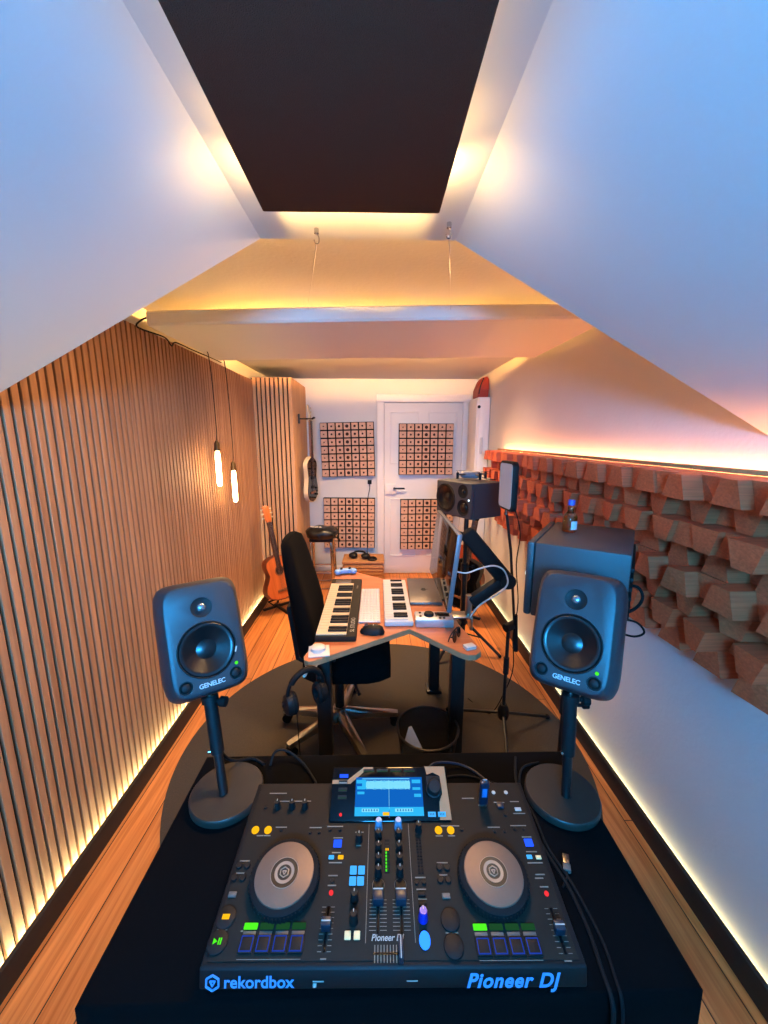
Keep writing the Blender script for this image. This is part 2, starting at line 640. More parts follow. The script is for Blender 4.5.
# door in the far wall
dr = struct(MB().box((0.565, YB - 0.016, 1.055), (0.93, 0.032, 2.10), 0.004).build('door_1', M_WHITE))
pn = MB()
for px, pz, w, h in ((0.335, 1.70, 0.33, 0.60), (0.795, 1.70, 0.33, 0.60), (0.335, 0.60, 0.33, 0.72), (0.795, 0.60, 0.33, 0.72)):
    for dx, dz, sx, sz in ((0, h / 2, w, 0.018), (0, -h / 2, w, 0.018), (-w / 2, 0, 0.018, h), (w / 2, 0, 0.018, h)):
        pn.box((px + dx, YB - 0.036, pz + dz), (sx + 0.0, 0.010, sz), 0.003)
pn.build('panel_moulding', M_WHITE, dr)
fr = MB()
for x in (0.055, 1.075):
    fr.box((x, YB - 0.025, 1.09), (0.085, 0.05, 2.18), 0.006)
fr.box((0.565, YB - 0.027, 2.158), (1.115, 0.054, 0.09), 0.006)
fr.build('door_frame', M_WHITE, dr)
MB().box((0.175, YB - 0.05, 1.09), (0.13, 0.036, 0.12), 0.004).build('lock_case', M_WHITE, dr)
hd = MB().cyl((0.22, YB - 0.066, 1.10), (0.22, YB - 0.10, 1.10), 0.012)
hd.box((0.275, YB - 0.10, 1.10), (0.14, 0.016, 0.022), 0.006)
hd.build('door_handle', M_BLACKM, dr)

# ================================================================== CEILING PANELS
# dark absorber under the ridge strip
dp = thing('ceiling_absorber', (-0.047, 0.13, 2.14), 'dark charcoal fabric absorber panel hanging under the glowing ridge of the ceiling', 'acoustic panel')
MB().box((0, 0, 0.018), (0.352, 1.50, 0.036), 0.004).build('panel_board', M_DARKFAB, dp)
ls = MB()
for s_ in (-1, 1):
    ls.box((s_ * 0.162, 0.30, 0.040), (0.008, 0.84, 0.006))
ls.build('led_strip', E_DARK, dp)
area('absorber_end_led', (-0.047, 0.80, 2.186), (R(90 + 13), 0, 0), 0.35, 0.005, DARK_FAR_LED, (1.0, 0.62, 0.24), 16)
for s_ in (-1, 1):
    area('absorber_side_led', (-0.047 + s_ * 0.170, 0.80, 2.188), (R(90), 0, R(-90 * s_)), 0.15, 0.010, DARK_SIDE_LED, (1.0, 0.60, 0.22), 165)
    area('absorber_corner_led', (-0.047 + s_ * 0.160, 0.862, 2.188), (R(92), 0, R(-34 * s_)), 0.05, 0.010, DARK_CORNER_LED, (1.0, 0.62, 0.24), 180)
hk = MB()
for s_ in (-0.12, 0.12):
    for yy in (-0.5, 0.5):
        hk.cyl((s_, yy, 0.036), (s_, yy, ZS - 2.14), 0.003, n=8)
hk.build('hanging_bolt', M_CHROME, dp)

# white cloud panel under the flat ceiling
cp = thing('ceiling_cloud', (0.0, 2.60, 2.25), 'large white cloud panel hanging by two strings under the flat ceiling', 'acoustic panel')
nseg = 24
rings = []
for i in range(nseg + 1):
    u = -1.135 + 2.30 * i / nseg
    zz = 0.030 * (u + 1.135) / 2.30 + 0.006 * math.sin(PI * i / nseg)
    yf = -0.49 - 0.06 * i / nseg
    yb = 0.42
    e = 0.010
    r_ = [(u, yf + e, zz), (u, yb - e, zz), (u, yb, zz + e), (u, yb, zz + 0.07 - e), (u, yb - e, zz + 0.07), (u, yf + e, zz + 0.07), (u, yf, zz + 0.07 - e), (u, yf, zz + e)]
    rings.append(r_)
MB().loft(rings).build('panel_board', M_CLOUD, cp, angle=22)
lc = MB()
lc.box((0.0, 0.03, 0.0985), (1.9, 0.012, 0.006), 0, RY(-0.75))
lc.box((0.0, 0.32, 0.0985), (1.9, 0.012, 0.006), 0, RY(-0.75))
MB().box((1.125, -0.06, 0.110), (0.012, 0.80, 0.006)).build('led_strip', led('warm_edge_led', (1.0, 0.52, 0.16), EDGE_LED), cp)
lc.build('led_strip', E_CLOUD, cp)
for x0, x1, y1 in ((-0.335, -0.152, 1.135), (0.375, 0.186, 1.10)):
    MB().tube([(x0, -0.50, 0.075), (x1, y1 - 2.60, ZS - 2.25 - 0.03)], 0.0016, 6).build('string', M_WHITEP, cp)
for x, y_, lb in ((-0.152, 1.135, 'small metal ceiling hook holding the left string of the cloud panel'), (0.186, 1.10, 'small metal ceiling hook holding the right string of the cloud panel')):
    k = MB().cyl((0, 0, -0.012), (0, 0, 0), 0.006, n=10)
    k.tube([(0, 0, -0.010), (0.006, 0, -0.022), (0.004, 0, -0.034), (-0.004, 0, -0.034), (-0.007, 0, -0.026)], 0.0018, 6, 3)
    o = k.build('ceiling_hook', M_CHROME)
    o.location = (x, y_, ZS)
    tag(o, lb, 'hook', 'ceiling hooks of the cloud panel')

cc = MB()
cc.tube([(-1.13, 2.14, 2.30), (-1.17, 2.12, 2.275), (-1.192, 2.13, 2.245), (-1.19, 2.377, 2.258), (-1.185, 2.44, 2.226), (-1.188, 2.50, 2.258), (-1.19, 2.70, 2.262), (-1.175, 2.80, 2.258), (-1.165, 2.95, 2.258), (-1.17, 3.15, 2.262)], 0.004, 6, 5)
tag(cc.build('ceiling_cable', M_RUB), 'thin black cable running along the top of the slatted wall from the cloud panel', 'cable')

# ================================================================== PENDANT LAMPS


def pendant(loc, ztop, label):
    t = thing('pendant_lamp', loc, label, 'lamp', 'pendant tube lamps by the slatted wall')
    MB().tube([(0, 0, 0.30), (0.005, 0.0, 0.45), (-0.01, 0, ztop - loc[2] - 0.02), (-0.06, -0.04, ztop - loc[2])], 0.003, 6, 4).build('cable', M_RUB, t)
    MB().lathe([(0, 0.315), (0.008, 0.312), (0.017, 0.295), (0.019, 0.262), (0.021, 0.258), (0.021, 0.246), (0.016, 0.242), (0, 0.242)], n=20).build('socket', mat('dark_brass', (110, 90, 60), 0.35, metal=0.9, noise=0.1), t)
    MB().lathe([(0, 0.0), (0.008, 0.002), (0.015, 0.010), (0.017, 0.03), (0.017, 0.20), (0.014, 0.228), (0.012, 0.243), (0, 0.243)], n=20).build('bulb', E_BULB, t)
    return t


pendant((-1.08, 2.72, 1.37), 2.258, 'glowing tube bulb on a black cable against the slats, the higher of the two')
pendant((-1.08, 3.00, 1.215), 2.258, 'glowing tube bulb on a black cable against the slats, the lower of the two')

# ================================================================== SKYLINE DIFFUSER
df = thing('wood_diffuser', (1.197, 2.3, 0.948), 'wide wall diffuser of staggered walnut blocks on the right wall above the skirting glow', 'diffuser')
ny, nz, pit = 34, 8, 0.0845
ys = [0.86 + pit * j for j in range(ny + 1)]
rowbase = [0.205, 0.125, 0.185, 0.100, 0.155, 0.095, 0.125, 0.080]
blocks = []
for r in range(nz):
    for j in range(ny):
        if j >= ny - 1 and r in (1, 4, 5, 7):
            continue
        alt = 1 if (j + r // 2) % 2 == 0 else -1
        dep = rowbase[r] + alt * (0.022 if r < 4 else 0.035) + rnd.uniform(-0.012, 0.012)
        if ys[j] > 3.0:
            dep *= 0.9
        if 0.95 < ys[j] < 1.65 and 1 < r < 6:
            dep = min(dep, 0.185)
        z1 = 1.588 - 0.08 * r - 0.001
        z0 = z1 - 0.078
        s0 = 0.012 * (1 if (j + r) % 2 == 0 else -1)
        s1 = -s0
        xa = -dep - rnd.uniform(-0.008, 0.012)
        xb = -dep - rnd.uniform(-0.008, 0.012)
        g = 0.0007
        yo = -2.3
        zo = -0.948
        a, c = ys[j] + g + yo, ys[j + 1] - g + yo
        back = [(0, a, z0 + zo), (0, c, z0 + zo), (0, c, z1 + zo), (0, a, z1 + zo)]
        front = [(xa, a - s0, z0 + zo), (xb, c - s1, z0 + zo), (xb, c + s1, z1 + zo), (xa, a + s0, z1 + zo)]
        back = [(0, f[1], f[2]) for f in front]
        blocks.append((ys[j], r, back, front, rnd.random() < 0.025 and r < 3))
blocks.sort(key=lambda b_: (b_[0], b_[1]))
rest = MB()
for i, (yy, r, bk, ft, light) in enumerate(blocks):
    if i < 96:
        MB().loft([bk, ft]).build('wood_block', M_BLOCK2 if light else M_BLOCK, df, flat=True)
    else:
        rest.loft([bk, ft])
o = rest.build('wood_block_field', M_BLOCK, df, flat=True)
o['kind'] = 'stuff'
MB().box((-0.052, -0.02, 1.597 - 0.948), (0.012, 2.84, 0.016), 0.002).build('top_ledge', M_BLOCK2, df)
MB().box((-0.026, -0.02, 1.590 - 0.948), (0.020, 2.80, 0.006)).build('led_strip', E_SHELF, df)

# ================================================================== BACK WALL TILE PANELS


def tile_panel(x0, x1, z0, z1, y, label, tilt=0.0):
    w, h = x1 - x0, z1 - z0
    t = thing('tile_diffuser', ((x0 + x1) / 2, y, (z0 + z1) / 2), label, 'acoustic panel', 'square tile panels on the back wall')
    Mt = RY(tilt)
    MB().box((0, 0.018, 0), (w, 0.036, h), 0.002, Mt).build('backing_board', M_FELT, t)
    tl = MB()
    ho = MB()
    c = w / 7
    ch = h / 7
    for i in range(7):
        for j in range(7):
            d = 0.006 + 0.022 * abs(3 - i) / 3
            p = Mt @ Vector(((i - 3) * c, 0, (j - 3) * ch))
            tl.box((p.x, -d / 2, p.z), (c * 0.82, d, ch * 0.82), 0.0, Mt)
            rr = 0.020 if i == 3 else (0.015 if abs(i - 3) == 1 else (0.012 if abs(i - 3) == 2 else 0.008))
            ho.cyl((p.x, -d - 0.0004, p.z), (p.x, -d - 0.0012, p.z), rr, n=12)
    tl.build('tile_grid', M_TILE, t, flat=True)
    ho.build('tile_holes', M_HOLE, t, flat=True)
    return t


tile_panel(-0.660, -0.018, 1.240, 1.885, 4.763, 'upper square tile panel on the white wall left of the door', -1.2)
tile_panel(-0.650, -0.018, 0.345, 0.978, 4.763, 'lower square tile panel on the white wall behind the stool', 0.6)
tile_panel(0.270, 0.918, 1.265, 1.868, 4.712, 'upper square tile panel fixed on the white door', 0)
tile_panel(0.295, 0.945, 0.335, 0.966, 4.712, 'lower square tile panel fixed on the white door, partly behind the screen', 0)

so = thing('wall_socket', (-0.08, 4.8, 1.15), 'small black socket with a dangling cable between the two left tile panels', 'socket')
MB().box((0, -0.012, 0.02), (0.05, 0.024, 0.05), 0.006).build('socket_box', M_BLACK, so)
MB().tube([(0, -0.024, 0.0), (0.0, -0.03, -0.06), (-0.02, -0.02, -0.16), (-0.03, -0.05, -0.3), (-0.035, -0.06, -0.80), (-0.03, -0.05, -1.13)], 0.004, 6, 4).build('cable', M_RUB, so)

# cupboard at the right end of the far wall
cu = thing('narrow_cupboard', (1.135, 4.42, 0), 'narrow white cupboard against the right wall beside the door', 'cupboard')
MB().box((0, 0, 1.06), (0.125, 0.40, 2.12), 0.004).build('body', M_WHITE, cu)
MB().box((-0.066, 0, 1.06), (0.012, 0.36, 2.06), 0.003).build('door', M_WHITE, cu)
MB().box((0.0, -0.206, 1.06), (0.11, 0.014, 2.10), 0.003).build('side_panel', M_WHITE, cu)
MB().box((-0.02, -0.222, 1.62), (0.03, 0.02, 0.17), 0.006).build('handle', M_WHITEP, cu)
MB().sphere((-0.058, -0.218, 2.02), 0.016).build('knob', M_BLACK, cu)
bgv = [[(-0.055, -0.10, 0), (0.055, -0.10, 0), (0.055, 0.10, 0), (-0.055, 0.10, 0)],
       [(-0.052, -0.11, 0.08), (0.06, -0.11, 0.08), (0.06, 0.11, 0.08), (-0.052, 0.11, 0.08)],
       [(-0.02, -0.10, 0.17), (0.058, -0.10, 0.18), (0.058, 0.10, 0.18), (-0.02, 0.10, 0.17)],
       [(0.0, -0.06, 0.20), (0.05, -0.06, 0.215), (0.05, 0.06, 0.215), (0.0, 0.06, 0.20)]]
rb = thing('red_bag', (1.12, 4.34, 2.122), 'small dark red bag lying on top of the narrow white cupboard', 'bag')
MB().loft(bgv).build('bag_body', M_RED, rb, angle=70)
MB().tube([(-0.045, -0.114, 0.03), (-0.03, -0.12, 0.12), (0.0, -0.115, 0.19)], 0.006, 6, 4).build('strap', M_BLACK, rb)
MB().box((0.0, -0.112, 0.04), (0.07, 0.008, 0.05), 0.003).build('pocket', M_RED, rb)

# ================================================================== RUG
tag(MB().lathe([(0, 0.0), (1.09, 0.0), (1.095, 0.004), (1.085, 0.009), (0, 0.009)], T(0.03, 1.93, 0.0005), 96).build('round_rug', M_RUG), 'large round dark rug on the pine floor under the desk', 'rug')

# ================================================================== GUITARS


def guitar(name, M4, label, top, side, group=None, electric=False, thin=0.095, sc=1.0):
    t = thing(name, None, label, 'guitar', group, mat4=M4)
    Ln = 0.47 * sc

    def w(u):
        a = 0.185 * math.sin(min(1, u / 0.52) * PI * 0.5) ** 0.55 if u < 0.25 else None
        pts = [(0, 0.0), (0.03, 0.09), (0.10, 0.155), (0.22, 0.185), (0.35, 0.178), (0.50, 0.135), (0.60, 0.118), (0.72, 0.130), (0.83, 0.140), (0.92, 0.122), (0.97, 0.085), (1.0, 0.03)]
        if electric:
            pts = [(0, 0.0), (0.03, 0.08), (0.12, 0.14), (0.26, 0.16), (0.42, 0.135), (0.55, 0.12), (0.70, 0.135), (0.84, 0.15), (0.93, 0.11), (0.97, 0.06), (1.0, 0.025)]
        for (u0, a0), (u1, a1) in zip(pts, pts[1:]):
            if u <= u1:
                k = (u - u0) / (u1 - u0)
                return a0 + (a1 - a0) * k
        return 0
    us = [0, 0.008, 0.03, 0.06, 0.1, 0.15, 0.22, 0.3, 0.38, 0.46, 0.54, 0.6, 0.66, 0.74, 0.8, 0.86, 0.92, 0.96, 0.99, 1.0]
    out = [(w(u) * sc, u * Ln) for u in us] + [(-w(u) * sc, u * Ln) for u in us[::-1] if w(u) > 0.0]
    Mx = Matrix(((1, 0, 0, 0), (0, 0, 1, 0), (0, 1, 0, 0), (0, 0, 0, 1)))
    MB().prism(out, -thin / 2, thin / 2, Mx, 0.0).build('body', side, t, angle=35)
    inner = [(x * 0.97, 0.012 + y_ * 0.96) for x, y_ in out]
    MB().prism(inner, -thin / 2 - 0.003, -thin / 2, Mx).build('soundboard', top, t, angle=35)
    f = -thin / 2 - 0.0035
    if not electric:
        MB().cyl((0, f, 0.315 * sc), (0, f - 0.001, 0.315 * sc), 0.046 * sc, n=24).build('sound_hole', M_HOLE, t)
        MB().torus((0, f, 0.315 * sc), 0.052 * sc, 0.003, RX(90)).build('rosette', M_NECK, t)
    else:
        for zz in (0.17, 0.27):
            MB().box((0, f - 0.004, zz), (0.08, 0.012, 0.03), 0.004).build('pickup', M_BLACK, t)
        for k in range(3):
            MB().cyl((0.10, f, 0.08 + 0.035 * k), (0.10, f - 0.018, 0.08 + 0.035 * k), 0.010, n=14).build('control_knob', M_BLACK, t)
    MB().box((0, f - 0.005, 0.105 * sc), (0.13 * sc, 0.012, 0.022), 0.003).build('bridge', M_NECK, t)
    nl = 0.36 * sc
    MB().box((0, f + 0.010, Ln + nl / 2 - 0.03), (0.050, 0.022, nl + 0.06), 0.006).build('neck', M_NECK, t)
    MB().box((0, f - 0.004, Ln + nl / 2 - 0.07), (0.048, 0.006, nl + 0.14), 0.001).build('fretboard', M_HOLE, t)
    MB().prism([(-0.022, 0), (0.022, 0), (0.034, 0.04), (0.032, 0.155), (0, 0.165), (-0.032, 0.155), (-0.034, 0.04)], -0.008, 0.008, T(0, f + 0.012, Ln + nl) @ RX(-8) @ Mx, 0.002).build('headstock', top if not electric else side, t)
    for k in range(3):
        for s_ in (-1, 1):
            z = Ln + nl + 0.045 + 0.042 * k
            tn = MB().cyl((s_ * 0.030, f + 0.016, z), (s_ * 0.048, f + 0.016, z), 0.004, n=8)
            tn.box((s_ * 0.052, f + 0.016, z), (0.010, 0.008, 0.016), 0.003)
            tn.build('tuning_peg', M_BEIGE, t)
    sg = MB()
    for k in range(6):
        x = (k - 2.5) * 0.0085
        sg.cyl((x, f - 0.009, 0.105 * sc), (x * 0.8, f - 0.009, Ln + nl + 0.02), 0.0007, n=5)
    sg.build('strings', M_CHROME, t)
    return t


def floor_stand(name, M4, label, w=0.26):
    t = thing(name, None, label, 'guitar stand', mat4=M4)
    MB().tube([(0, 0.16, 0.012), (0, 0.10, 0.10), (0, 0.075, 0.32)], 0.011, 10, 3).build('upright', M_BLACKM, t)
    MB().box((0, -0.02, 0.012), (0.028, 0.40, 0.020), 0.004).build('foot', M_BLACKM, t)
    MB().box((0, 0.14, 0.012), (0.30, 0.028, 0.020), 0.004).build('foot', M_BLACKM, t)
    c = MB()
    c.tube([(-w / 2, -0.11, 0.16), (-w / 2, -0.05, 0.12), (-w / 2, 0.06, 0.12), (w / 2, 0.06, 0.12), (w / 2, -0.05, 0.12), (w / 2, -0.11, 0.16)], 0.008, 8)
    c.build('cradle', M_RUB, t)
    return t


GM = T(-0.925, 3.68, 0.140) @ RZ(42) @ RX(-9) @ RY(-5)
guitar('acoustic_guitar', GM, 'orange brown acoustic guitar on a floor stand in front of the slatted column', M_GUIT, M_GUITS, sc=0.93)
floor_stand('guitar_stand', T(-0.925, 3.68, 0.0) @ RZ(42), 'black floor stand under the orange brown acoustic guitar')

GM = T(0.78, 3.42, 0.145) @ RZ(-35) @ RX(-8) @ RY(6)
guitar('acoustic_guitar', GM, 'black acoustic guitar standing nearest behind the screen mount at the right wall', M_GLOSS, M_BLACK, sc=1.0)
GM = T(0.93, 3.90, 0.145) @ RZ(-40) @ RX(-9) @ RY(4)
guitar('acoustic_guitar', GM, 'dark red acoustic guitar standing behind the black guitar at the right wall', M_GUITR, M_GUITS, sc=1.0)
floor_stand('guitar_stand', T(0.78, 3.42, 0) @ RZ(-35), 'black floor stand under the black acoustic guitar')
floor_stand('guitar_stand', T(0.93, 3.90, 0) @ RZ(-40), 'black floor stand under the dark red acoustic guitar')

# electric guitar hanging on the column
HG = T(-0.715, 4.28, 1.005) @ RZ(80)
guitar('electric_guitar', HG, 'cream electric guitar hanging edge-on from a wall hook on the slatted column', M_GLOSS, M_BEIGE, electric=True, thin=0.045, sc=1.06)
wh = thing('guitar_hanger', (-0.818, 4.28, 1.90), 'black wall hook holding the electric guitar on the slatted column', 'hook')
MB().box((0.004, 0, 0.0), (0.012, 0.06, 0.10), 0.004).build('wall_plate', M_BLACKM, wh)
MB().tube([(0.0, 0, 0), (0.08, 0, 0.0)], 0.007, 8).build('arm', M_BLACKM, wh)
MB().tube([(0.17, -0.036, 0.015), (0.14, -0.034, 0.0), (0.08, -0.034, 0.0), (0.08, 0.034, 0.0), (0.14, 0.034, 0.0), (0.17, 0.036, 0.015)], 0.007, 8).build('yoke', M_RUB, wh)

# ================================================================== STOOL, BAG, BASKET
st = thing('bar_stool', (-0.62, 4.36, 0), 'low stool with bent chrome legs in front of the lower left tile panel', 'stool')
sm = MB()
MB().box((0, 0, 0.575), (0.26, 0.26, 0.035), 0.012).build('seat', M_BLACK, st)
for sx in (-1, 1):
    for sy in (-1, 1):
        MB().tube([(sx * 0.09, sy * 0.10, 0.56), (sx * 0.115, sy * 0.12, 0.52), (sx * 0.125, sy * 0.13, 0.25), (sx * 0.13, sy * 0.135, 0.017)], 0.017, 10, 4).build('leg', M_CHROME, st)
MB().tube([(-0.127, -0.132, 0.22), (0.127, -0.132, 0.22), (0.127, 0.132, 0.22), (-0.127, 0.132, 0.22), (-0.127, -0.132, 0.22)], 0.008, 8).build('foot_ring', M_CHROME, st)
MB().tube([(-0.13, -0.136, 0.014), (0.13, -0.136, 0.014), (0.13, 0.136, 0.014), (-0.13, 0.136, 0.014), (-0.13, -0.136, 0.014)], 0.010, 8).build('floor_ring', M_CHROME, st)
bb = thing('black_bag', (-0.615, 4.33, 0.594), 'shiny black padded bag with white marks lying on the stool', 'bag')
b_ = MB()
rg = []
for i in range(13):
    a = -1 + 2 * i / 12
    k = (1 - abs(a) ** 3.2) ** 0.5 if abs(a) < 1 else 0.02
    k = max(k, 0.06)
    rg.append([(0.185 * a, 0.15 * k * math.cos(q * PI / 8), 0.066 + 0.062 * k * math.sin(q * PI / 8) + 0.010 * math.sin(7 * a + q)) if math.sin(q * PI / 8) > -0.2 else (0.185 * a, 0.15 * k * math.cos(q * PI / 8), 0.066 - 0.064 * k) for q in range(16)])
b_.loft(rg).build('bag_body', mat('shiny_black_nylon', (20, 20, 20), 0.3, noise=0.2, bump=0.5, bscale=30), bb, angle=80)
mk = MB()
for k, (x, w_) in enumerate(((-0.09, 0.05), (-0.05, 0.05), (-0.01, 0.04))):
    mk.box((x, -0.055, 0.132 - 0.001 * k), (w_ * 0.7, 0.022, 0.004), 0.001, RZ(20) @ RX(22))
mk.build('white_patch', M_PRINT, bb)
MB().tube([(0.12, -0.11, 0.06), (0.19, -0.16, 0.03), (0.21, -0.10, -0.02), (0.175, -0.04, 0.03)], 0.008, 8, 5).build('carry_strap', M_RUB, bb)

wb = thing('wicker_basket', (-0.155, 4.48, 0), 'brown lidded wicker basket on the floor beside the white door', 'basket')
MB().box((0, 0, 0.135), (0.47, 0.30, 0.27), 0.02).build('basket_body', M_WICKER, wb)
MB().box((0, 0, 0.287), (0.485, 0.315, 0.035), 0.012).build('lid', M_WICKER, wb)
rims = MB()
for z in (0.03, 0.07, 0.11, 0.15, 0.19, 0.23):
    rims.tube([(-0.236, -0.152, z), (0.236, -0.152, z), (0.236, 0.152, z), (-0.236, 0.152, z), (-0.236, -0.152, z)], 0.0065, 6)
rims.build('weave_bands', M_WICKER, wb)


def headphones(M4, label, name='headphones'):
    t = thing(name, None, label, 'headphones', mat4=M4)
    arc = [(0.082 * math.cos(a), 0, 0.105 * math.sin(a)) for a in [R(-8 + 196 * k / 16) for k in range(17)]]
    MB().tube(arc, 0.008, 10).build('headband', M_BLACK, t)
    pad = [(0.079 * math.cos(a), 0, 0.100 * math.sin(a)) for a in [R(35 + 110 * k / 10) for k in range(11)]]
    MB().tube(pad, 0.013, 10).build('band_pad', M_RUB, t)
    for s_ in (-1, 1):
        q = T(s_ * 0.070, 0, -0.040) @ RY(90 * s_) @ Matrix.Diagonal((1.15, 0.95, 1, 1))
        e = MB().lathe([(0, 0.028), (0.022, 0.028), (0.038, 0.020), (0.044, 0.006), (0.044, -0.004), (0, -0.004)], q, 24)
        c = e.build('ear_cup', M_BLACK, t)
        MB().lathe([(0.020, -0.004), (0.043, -0.004), (0.046, -0.014), (0.040, -0.024), (0.024, -0.024), (0.020, -0.014), (0.020, -0.004)], q, 24).build('ear_pad', M_RUB, c)
        MB().tube([(s_ * 0.082, 0, -0.015), (s_ * 0.100, 0.0, -0.03), (s_ * 0.100, 0, -0.04)], 0.005, 8).build('yoke', M_BLACKM, c)
    return t


hs2 = thing('headset', (-0.20, 4.44, 0.305), 'small black headset with a coiled cable lying on the lid of the wicker basket', 'headset', rotz=R(-12))
for x in (-0.075, 0.075):
    MB().sphere((x, 0, 0.036), 0.05, (1.1, 1.0, 0.7), 16).build('ear_cup', M_BLACK, hs2)
MB().tube([(-0.075, 0.0, 0.062), (-0.04, 0.03, 0.076), (0.04, 0.03, 0.076), (0.075, 0, 0.062)], 0.010, 8, 4).build('headband', M_RUB, hs2)
cb_ = MB().torus((0.16, -0.02, 0.010), 0.05, 0.007, None, 24, 8)
cb_.torus((0.155, -0.015, 0.022), 0.045, 0.007, None, 24, 8)
cb_.build('coiled_cable', M_RUB, hs2)

# ================================================================== DESK
DZ = 0.745
desk = thing('studio_desk', (0.05, 2.15, 0), 'butterfly shaped reddish wooden studio desk with notched front edge on black legs', 'desk')
dpoly = [(-0.322, 1.600), (-0.314, 1.574), (-0.296, 1.560), (-0.278, 1.566), (0.168, 1.850), (0.378, 1.622), (0.410, 1.600), (0.445, 1.602), (0.472, 1.628), (0.474, 1.665), (0.425, 1.90), (0.415, 2.2), (0.440, 2.40), (0.46, 2.57), (0.05, 2.57), (-0.10, 2.675), (-0.245, 2.815), (-0.285, 2.80), (-0.290, 2.66), (-0.276, 2.2), (-0.288, 1.75)]
dl = [(x - 0.05, y_ - 2.15) for x, y_ in dpoly]
MB().prism(dl, DZ - 0.026, DZ).build('desk_top', M_DESK, desk, flat=True)
edge = MB()
n_ = len(dl)
for k in range(n_):
    (x0, y0), (x1, y1) = dl[k], dl[(k + 1) % n_]
    L_ = math.hypot(x1 - x0, y1 - y0)
    a = math.atan2(y1 - y0, x1 - x0)
    nx, ny_ = math.sin(a), -math.cos(a)
    edge.box(((x0 + x1) / 2 + nx * 0.001, (y0 + y1) / 2 + ny_ * 0.001, DZ - 0.014), (L_ + 0.002, 0.003, 0.0255), 0, Matrix.Rotation(a, 4, 'Z'))
edge.build('desk_edge', M_DESKEDGE, desk, flat=True)
for (x, y_) in ((-0.245, 1.655), (0.398, 1.760), (0.385, 2.40), (-0.20, 2.60)):
    lg = MB()
    lg.box((x - 0.05, y_ - 2.15, 0.375), (0.066, 0.066, 0.688), 0.004)
    lg.box((x - 0.05, y_ - 2.15, 0.022), (0.10, 0.10, 0.022), 0.004)
    lg.build('leg', M_BLACKM, desk)
rl = MB()
rl.box((0.34, -0.07, 0.690), (0.05, 0.62, 0.05), 0.004)
rl.box((-0.27, -0.02, 0.690), (0.05, 0.90, 0.05), 0.004)
rl.box((0.03, -0.04, 0.690), (0.62, 0.05, 0.05), 0.004)
rl.build('under_frame', M_BLACKM, desk)


# black piano keyboard
def piano(name, x0, x1, y0, y1, label, body, light_keys, nw, keyside, ctrl, hb=0.036, skew=0.0):
    """long side along Y, keys' front at low x"""
    w, l = x1 - x0, y1 - y0
    t = thing(name, ((x0 + x1) / 2, (y0 + y1) / 2, DZ + 0.001), label, 'keyboard', rotz=skew)
    MB().box((0, 0, hb * 0.4), (w, l, hb * 0.8), 0.006).build('case', body, t)
    k0, k1 = -w / 2 + 0.004, -w / 2 + 0.004 + keyside
    la, lb = -l / 2 + 0.012, l / 2 - ctrl
    p = (lb - la) / nw
    for k in range(nw):
        MB().box(((k0 + k1) / 2, la + p * (k + 0.5), hb * 0.86), (k1 - k0, p * 0.93, hb * 0.22), 0.0012, seg=1).build('white_key', light_keys, t)
    for k in range(nw - 1):
        if k % 7 in (2, 6):
            continue
        MB().box((k1 - (k1 - k0) * 0.31, la + p * (k + 1), hb * 1.08), ((k1 - k0) * 0.62, p * 0.50, hb * 0.24), 0.0015, seg=1).build('black_key', M_BLACK, t)
    return t, w, l


t, w, l = piano('piano_keyboard', -0.295, -0.098, 1.722, 2.50, 'black piano keyboard with cream keys on the left side of the desk', M_DECK, mat('cream_keys', (206, 182, 148), 0.35, noise=0.02), 22, 0.145, 0.10)
cpn = MB()
cpn.box((-0.02, l / 2 - 0.055, 0.0303), (0.10, 0.06, 0.003), 0.001)
cpn.build('control_panel', M_GREY, t)
text_mesh('case_lettering', 'SL STUDIO', 0.030, T(w / 2 - 0.022, -l / 2 + 0.12, 0.0292) @ RZ(90), M_PRINT, t, space=1.05)
text_mesh('case_lettering', 'STUDIO', 0.013, T(w / 2 - 0.022, l / 2 - 0.15, 0.0292) @ RZ(90), M_PRINT, t)

t, w, l = piano('mini_keyboard', 0.041, 0.190, 1.872, 2.478, 'white compact music keyboard between the typing keyboard and the laptop', M_WHITEP, mat('white_keys', (200, 197, 192), 0.35, noise=0.01), 19, 0.118, 0.012, hb=0.035)

kb = thing('computer_keyboard', (-0.038, 2.137, DZ + 0.001), 'flat white typing keyboard between the two music keyboards', 'keyboard')
MB().box((0, 0, 0.005), (0.116, 0.455, 0.010), 0.003).build('case', M_SILVER, kb)
kk = MB()
for i in range(6):
    for j in range(20):
        kk.box((-0.046 + 0.0185 * i, -0.213 + 0.0224 * j, 0.0115), (0.0155, 0.019, 0.004), 0.001, seg=1)
kk.build('keycaps', M_WHITEP, kb)

lp = thing('laptop', (0.295, 2.33, DZ + 0.001), 'closed grey laptop on the desk behind the tilted screen', 'laptop', rotz=R(-2))
MB().box((0, 0, 0.006), (0.19, 0.40, 0.011), 0.004).build('base', M_GREY, lp)
MB().box((0, 0, 0.0145), (0.19, 0.40, 0.006), 0.0025).build('lid', M_GREY, lp)
ap = MB()
ap.sphere((0.0, -0.006, 0.0176), 0.017, (1, 0.95, 0.02), 16)
ap.sphere((0.0, 0.010, 0.0176), 0.015, (0.9, 0.8, 0.02), 16)
ap.sphere((0.022, 0.003, 0.0176), 0.007, (1.2, 0.5, 0.03), 12)
ap.build('lid_emblem', M_BLACK, lp)

